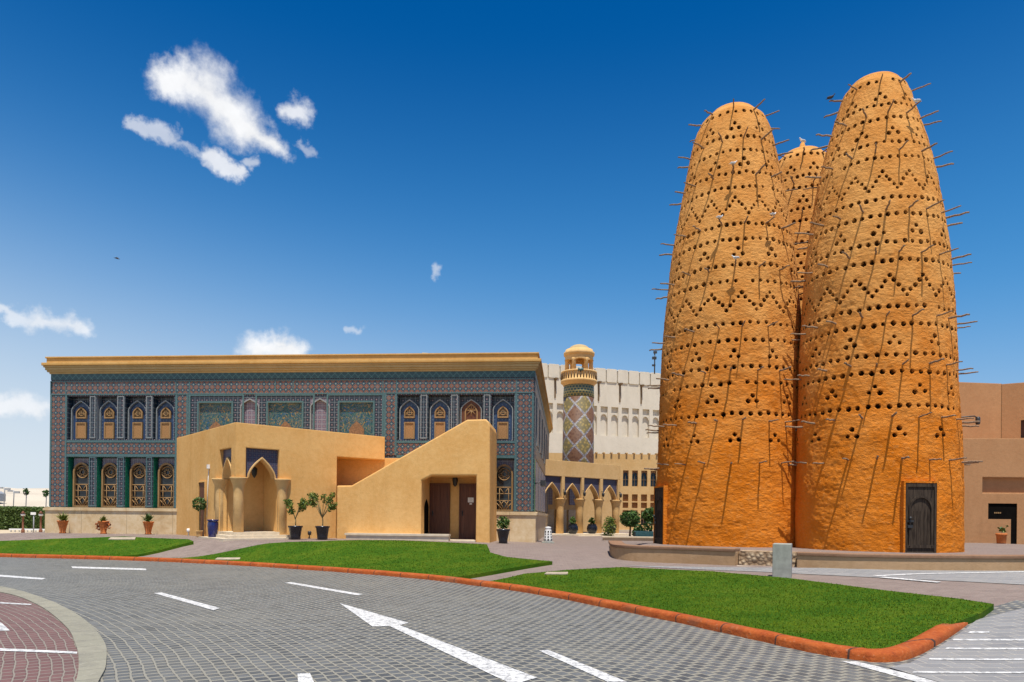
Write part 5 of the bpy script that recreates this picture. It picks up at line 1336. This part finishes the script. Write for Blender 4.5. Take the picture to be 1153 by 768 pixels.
P=fwp(566.5,611,26.6); t=thing('potted_plant','dark tall pot with a bushy green shrub at the right corner of the stair block','potted plant',P)
b=MB(); urn(b,.56,.17,.25,.27); b.build('pot',DARKP,t); b=MB(); b.lathe([(.22,.53),(.01,.54)],(0,0,0),14,cap=False); b.build('soil',SOIL,t); b=MB(); leaves(b,(0,0,.80),.26,.24,.26,300,.12,61,.2); b.build('foliage',[LEAF,LEAFY],t)
# pots at the arcade columns
for i,(c,lab) in enumerate(zip(cols[1:4],('dark round pot with a small plant between the first two arches of the arcade','dark round pot with a small plant under the middle arches of the arcade','dark round pot with a small plant beside the last arch of the arcade'))):
    P=FR.world(c+.55,-.35,.12); t=thing('potted_plant',lab,'potted plant',P,0,'pots along the arcade')
    b=MB(); b.lathe([(.2,0),(.30,.1),(.36,.3),(.33,.5),(.26,.6),(.29,.64),(.2,.64)],(0,0,0),16); b.build('pot',DARKP,t); b=MB(); leaves(b,(0,0,.85),.2,.2,.28,110,.2,70+i); b.build('foliage',[LEAF,LEAFY],t)
# topiary trees and shrubs beyond the platform
def topi(label,x,ybase,yc,rpx,Yd,seed):
    P=fwp(x,ybase,Yd); P.z=.4; t=thing('topiary_tree',label,'tree',P,0); zc3=at(x,yc,Yd).z-P.z; rr_=rpx/F*Yd
    b=MB(); b.tube([(0,0,-.1),(.03,0,zc3*.5),(0,0,zc3)],[.07,.055,.05],7)
    for k in range(5): q=2*PI*k/5; b.tube([(0,0,zc3*.72),(math.cos(q)*rr_*.5,math.sin(q)*rr_*.5,zc3+.05)],[.035,.015],5)
    b.build('trunk',BARK,t); b=MB(); leaves(b,(0,0,zc3),rr_,rr_,rr_*.82,1100,.17,seed,.5); b.build('crown',[LEAF,LEAFD],t)
topi('clipped round tree with a dense green crown before the ochre annex',709,603.5,584,11.5,42,81)
topi('round green tree half hidden behind the left pigeon tower',733,603.5,580,10.5,40,82)
for i,(x,y,Yd,w_,hh_,lab) in enumerate(((719,606,38,.35,.8,'low bushy shrub right of the clipped round tree'),(686.5,602,45,.5,1.2,'pale green shrub behind the last column of the arcade'))):
    P=fwp(x,y,Yd); P.z=.4; b=MB(); leaves(b,(0,0,hh_*.5),w_,w_,hh_*.6,420,.16,90+i,.1); o=b.build('shrub',[LEAFD if i==0 else LEAFY,LEAF]); o.location=P; tag(o,lab,'shrub')
P=fwp(727,606,37.0); P.z=.4; t=thing('planter','teal square planter with a small plant near the left tower','planter',P); b=MB(); b.box(-.6,-.3,-.1,.35,.3,.5,0,.03); b.build('box',plain('teal_planter',(.03,.09,.11),.2,10,.6),t); b=MB(); leaves(b,(.1,0,.7),.25,.2,.35,120,.16,97); b.build('foliage',[LEAFD,LEAF],t)
# terracotta pot at the right building
P=FG.world(S(1116),-.75,0); P.z=.62; t=thing('potted_plant','terracotta pot with a small leafy sprig before the pink brown building','potted plant',P)
b=MB(); b.lathe([(.17,0),(.18,.04),(.20,.36),(.225,.38),(.225,.46),(.18,.46)],(0,0,0),20); b.build('pot',TERRA,t); b=MB(); b.lathe([(.18,.43),(.01,.44)],(0,0,0),12,cap=False); b.build('soil',SOIL,t); b=MB(); leaves(b,(.02,0,.62),.14,.1,.14,40,.15,98); b.tube([(0,0,.4),(.05,0,.6),(.25,0,.78)],.012,5); leaves(b,(.25,0,.78),.06,.05,.05,10,.10,99); b.build('foliage',[LEAF,LEAFY],t)
# small ground spots at the ochre walls
for x,y,Yd,lab,m in ((348.5,606.5,26.8,'small black ground spotlight between the two potted trees','m'),(212.3,602,29.0,'small white ground spotlight at the left end of the porch wall','w')):
    P=fwp(x,y,Yd); b=MB(); b.tube([(0,0,-.05),(0,0,.16)],.02,6); b.lathe([(.05,.14),(.07,.17),(.075,.27),(.05,.30)],(0,0,0),12); o=b.build('ground_spotlight',METAL if m=='m' else WHITE); o.location=P; tag(o,lab,'spotlight')
# ------------------------------------------------------------------ FAR LEFT
HEDGE=leafmat('hedge_leaf',(.07,.11,.02),(.10,.15,.035))
def hedge(label,xa,xb,ytop,ybot,Yd,dep,seed):
    a=at(xa,ybot,Yd); c=at(xb,ybot,Yd); zt=at((xa+xb)/2,ytop,Yd).z; r=np.random.default_rng(seed)
    b=MB(); b.box(0,.15,-.6,c.x-a.x,dep,zt-a.z-.1)
    n=9000; L_=c.x-a.x; Hh=zt-a.z
    for i in range(n):
        if r.random()<.7: p=Vector((r.random()*L_,r.uniform(-.05,.2),r.uniform(-.4,Hh)))
        else: p=Vector((r.random()*L_,r.random()*dep,Hh+r.uniform(-.15,.10)))
        s_=r.uniform(.06,.14); d=Vector(r.normal(0,1,3)).normalized(); e=d.cross(Vector(r.normal(0,1,3))).normalized(); b.quad([p-d*s_,p+e*s_*.5,p+d*s_,p-e*s_*.5],0)
    o=b.build('hedge',HEDGE); o.location=a; tag(o,label,'hedge')
hedge('tall dark green clipped hedge at the far left edge, higher stretch',-60,34,571.3,596,62,4,1); hedge('dark green clipped hedge behind the sign post, lower stretch',34.2,60,574.5,596,62.5,4,2)
# sandy hill and its crest things
b=MB(); nx_,ny_=40,14; hv=[]
for j in range(ny_):
    for i in range(nx_):
        X=-190+i*4.6; Y=90+j*9; ridge=at(0,560.5,130).z+1.0
        sx_=at(57,572,130).x; k=sst((Y-88)/45)*(1-.0*j); z=(ridge+ (X+97)*-.07+.5*math.sin(X*.13+j)+.3*math.sin(X*.31))*k
        z*=sst((8-X)/60) ; hv.append((X,Y,max(z,-.5)-.05))
b.v=hv; 
for j in range(ny_-1):
    for i in range(nx_-1): b.f.append((j*nx_+i,j*nx_+i+1,(j+1)*nx_+i+1,(j+1)*nx_+i)); b.mi.append(0); b.sm.append(True)
PSAND=plain('pale_sand',(.52,.45,.35),.1,.08,.95,.1)
tag(b.build('sand_hill',PSAND),kind='structure')
for i,(x,yt,yb,lab) in enumerate(((4.5,548.5,558.5,'far pole with a slanted lamp head on the sand hill at the left edge'),(15,552,561,'far pole with a double lamp head on the sand hill, second from the left edge'),(29,552,563,'far pole with a leaning tufted head on the sand hill, second before the mosque corner'),(51.5,553.5,566,'far palm like pole close to the left corner of the mosque'))):
    P=at(x,yb,112); H_=at(x,yt,112).z-P.z; t=thing('far_palm' if i>1 else 'far_lamp_post',lab,'palm' if i>1 else 'lamp post',P)
    b=MB(); b.tube([(0,0,-2),(.1,0,H_*.5),(0,0,H_)],.08,5); b.build('trunk' if i>1 else 'pole',GREYM,t); b=MB(); 
    if i<2: b.box(-.9,-.1,H_-.25,-.2,.1,H_); b.box(.2,-.1,H_-.5,1.0,.1,H_-.15); b.tube([(-.5,0,H_-.12),(.6,0,H_-.3)],.05,5)
    else: leaves(b,(0,0,H_-.3),.5,.4,.55,34,.7,120+i)
    b.build('crown' if i>1 else 'lamp_head',[GREYM,GREYM] if i<2 else [LEAFD,LEAF],t)
P=at(3,558,118); b=MB(); b.box(-4,-1,-1.0,-.2,1,.35); b.prism([(-4,.35),(-.2,.35),(-1.0,.75),(-3,.75)],-1,1); o=b.build('far_hut',GREYM); o.location=P; tag(o,'small grey far hut on the sand hill at the left edge','hut')
# white balustrade
P=at(10,598,56.0); Pe=at(58,596.5,56.0); t=thing('white_fence','low white balustrade fence in front of the far hedge','fence',(P.x,P.y,at(10,601,56).z)); L_=Pe.x-P.x+3; H_=at(10,595.2,56).z-at(10,601,56).z
b=MB(); b.box(0,0,H_-.12,L_,.2,H_); b.box(0,0,-.4,L_,.2,.12); b.build('rails',WHITE,t)
for k in range(int(L_/.34)):
    b=MB(); b.tube([(.1+k*.34,.1,.12),(.1+k*.34,.1,H_-.12)],.05,6); b.build('baluster',WHITE,t)
# lamp posts and sign post
for x,lab in ((25.8,'short brown lamp post with a white lamp, left of the sign post'),(45.8,'short brown lamp post with a white lamp, right of the sign post')):
    Yd=47; P=fwp(x,600,Yd); P.z=at(x,598,Yd).z; H_=at(x,577,Yd).z-P.z; t=thing('lamp_post',lab,'lamp post',P,0,'short brown lamp posts')
    b=MB(); b.lathe([(.11,-.4),(.11,.1),(.06,.14),(.055,H_*.78),(.09,H_*.8)],(0,0,0),10); b.lathe([(.16,H_*.93),(.02,H_+.1)],(0,0,0),10); b.build('post',plain('rust_post',(.20,.08,.045),.2,10),t); b=MB(); b.lathe([(.06,H_*.8),(.13,H_*.84),(.14,H_*.92)],(0,0,0),10); b.build('lamp',WHITE,t)
Yd=45; P=fwp(37.8,602,Yd); P.z=at(37.8,602,Yd).z; H_=at(37.8,576.8,Yd).z-P.z; t=thing('sign_post','plain white board on a grey post at the far left lawn','sign',P); b=MB(); b.tube([(0,0,-.3),(0,0,H_-.02)],.035,6); b.build('post',GREYM,t); b=MB(); b.box(-.17,-.06,H_-.17,.17,-.03,H_) ; b.build('board',WHITE,t)
# ------------------------------------------------------------------ PIGEONS
def pigeon_mesh(m1,m2,name='body'):
    ctr=[(-.21,.0,.10,.008,.004),(-.16,0,.105,.035,.010),(-.09,0,.115,.042,.03),(-.02,0,.125,.058,.055),(.05,0,.135,.06,.062),(.10,0,.155,.048,.05),(.125,0,.19,.030,.033),(.14,0,.225,.028,.030),(.16,0,.235,.022,.022),(.18,0,.232,.008,.008),(.205,0,.225,.002,.002)]
    b=MB(); n=10
    for x,y,z,ry,rz in ctr:
        for k in range(n): q=2*PI*k/n; b.v.append((x,y+ry*math.cos(q),z+rz*math.sin(q)))
    for i in range(len(ctr)-1):
        for k in range(n): l=(k+1)%n; b.f.append((i*n+k,i*n+l,(i+1)*n+l,(i+1)*n+k)); b.mi.append(0); b.sm.append(True)
    b.f.append(tuple(range(n-1,-1,-1))); b.f.append(tuple((len(ctr)-1)*n+k for k in range(n))); b.mi+=[0,0]; b.sm+=[True,True]
    for s_ in (-1,1):
        b.ball((-.04,s_*.052,.135),.12,.018,.042,10,6,1); b.tube([(.01,s_*.025,.09),(.015,s_*.025,.0)],.006,5,1)
    return b.mesh(name,[m1,m2])
PW=plain('white_feathers',(.72,.71,.68),.06,20); PG=plain('grey_feathers',(.42,.42,.43),.2,20); PD_=plain('dark_feathers',(.05,.05,.06),.3,20)
PM=pigeon_mesh(PW,PG,'pigeon'); PMD=pigeon_mesh(PD_,PD_,'pigeon')
def perch(T,x,y,lab,m=PM,sc_=.78):
    d=pix_dir(x,y+3); best=None
    for t,z,o,dv in T.beams:
        tip=Vector(T.root.location)+o.location+dv*.55; e=(tip-Vector((0,0,EYE))); p=e/e.y; k=(p.x-d.x)**2+(p.z-d.z)**2
        if best is None or k<best[0]: best=(k,tip)
    o=bpy.data.objects.new('pigeon',m); COL.objects.link(o); o.location=best[1]+Vector((0,0,.03)); o.rotation_euler=(0,0,rng.uniform(-.6,.6)+(PI if rng.random()<.5 else 0)); o.scale=(sc_,)*3; tag(o,lab,'pigeon','pigeons resting on the tower beams')
perch(TL,826,190,'white pigeon on a beam of the left tower, highest of its three'); perch(TL,822,247,'white pigeon on a middle beam of the left tower, left of another pigeon'); perch(TL,863,254,'white pigeon on a middle beam of the left tower, near its right edge'); perch(TL,826,296,'white pigeon on a beam of the left tower, lowest one')
perch(TR,1034,131,'white pigeon on a beam at the upper right edge of the tallest tower'); perch(TR,944,104,'dark pigeon on a beam at the upper left edge of the tallest tower',PMD)
o=bpy.data.objects.new('pigeon',PM); COL.objects.link(o); o.location=(TB.C[0],TB.C[1],pB[-1][0]+.38); o.rotation_euler=(0,0,R(200)); o.scale=(.95,)*3; tag(o,'white pigeon sitting on the knob of the rear tower','pigeon')
# bird in flight
b=MB(); n=8; ctr=[(-.25,.0,.01),(-.1,.03,.03),(.05,.05,.05),(.18,.03,.03),(.26,.005,.005)]
for x,ry,rz in ctr:
    for k in range(n): q=2*PI*k/n; b.v.append((x,ry*math.cos(q),rz*math.sin(q)))
for i in range(4):
    for k in range(n): l=(k+1)%n; b.f.append((i*n+k,i*n+l,(i+1)*n+l,(i+1)*n+k)); b.mi.append(0); b.sm.append(True)
for s_ in (-1,1): b.prism([(0,0)],0,0) if False else b.quad([(-.06,s_*.03,.02),(.1,s_*.03,.02),(.04,s_*.32,.12),(-.06,s_*.5,.05)]); b.quad([(-.06,s_*.03,.005),(-.06,s_*.5,.045),(.04,s_*.32,.105),(.1,s_*.03,.005)])
o=b.build('bird',PD_); o.location=at(131.5,291,60); o.rotation_euler=(R(20),R(8),R(20)); tag(o,'small dark bird flying in the open sky left of the clouds','bird')
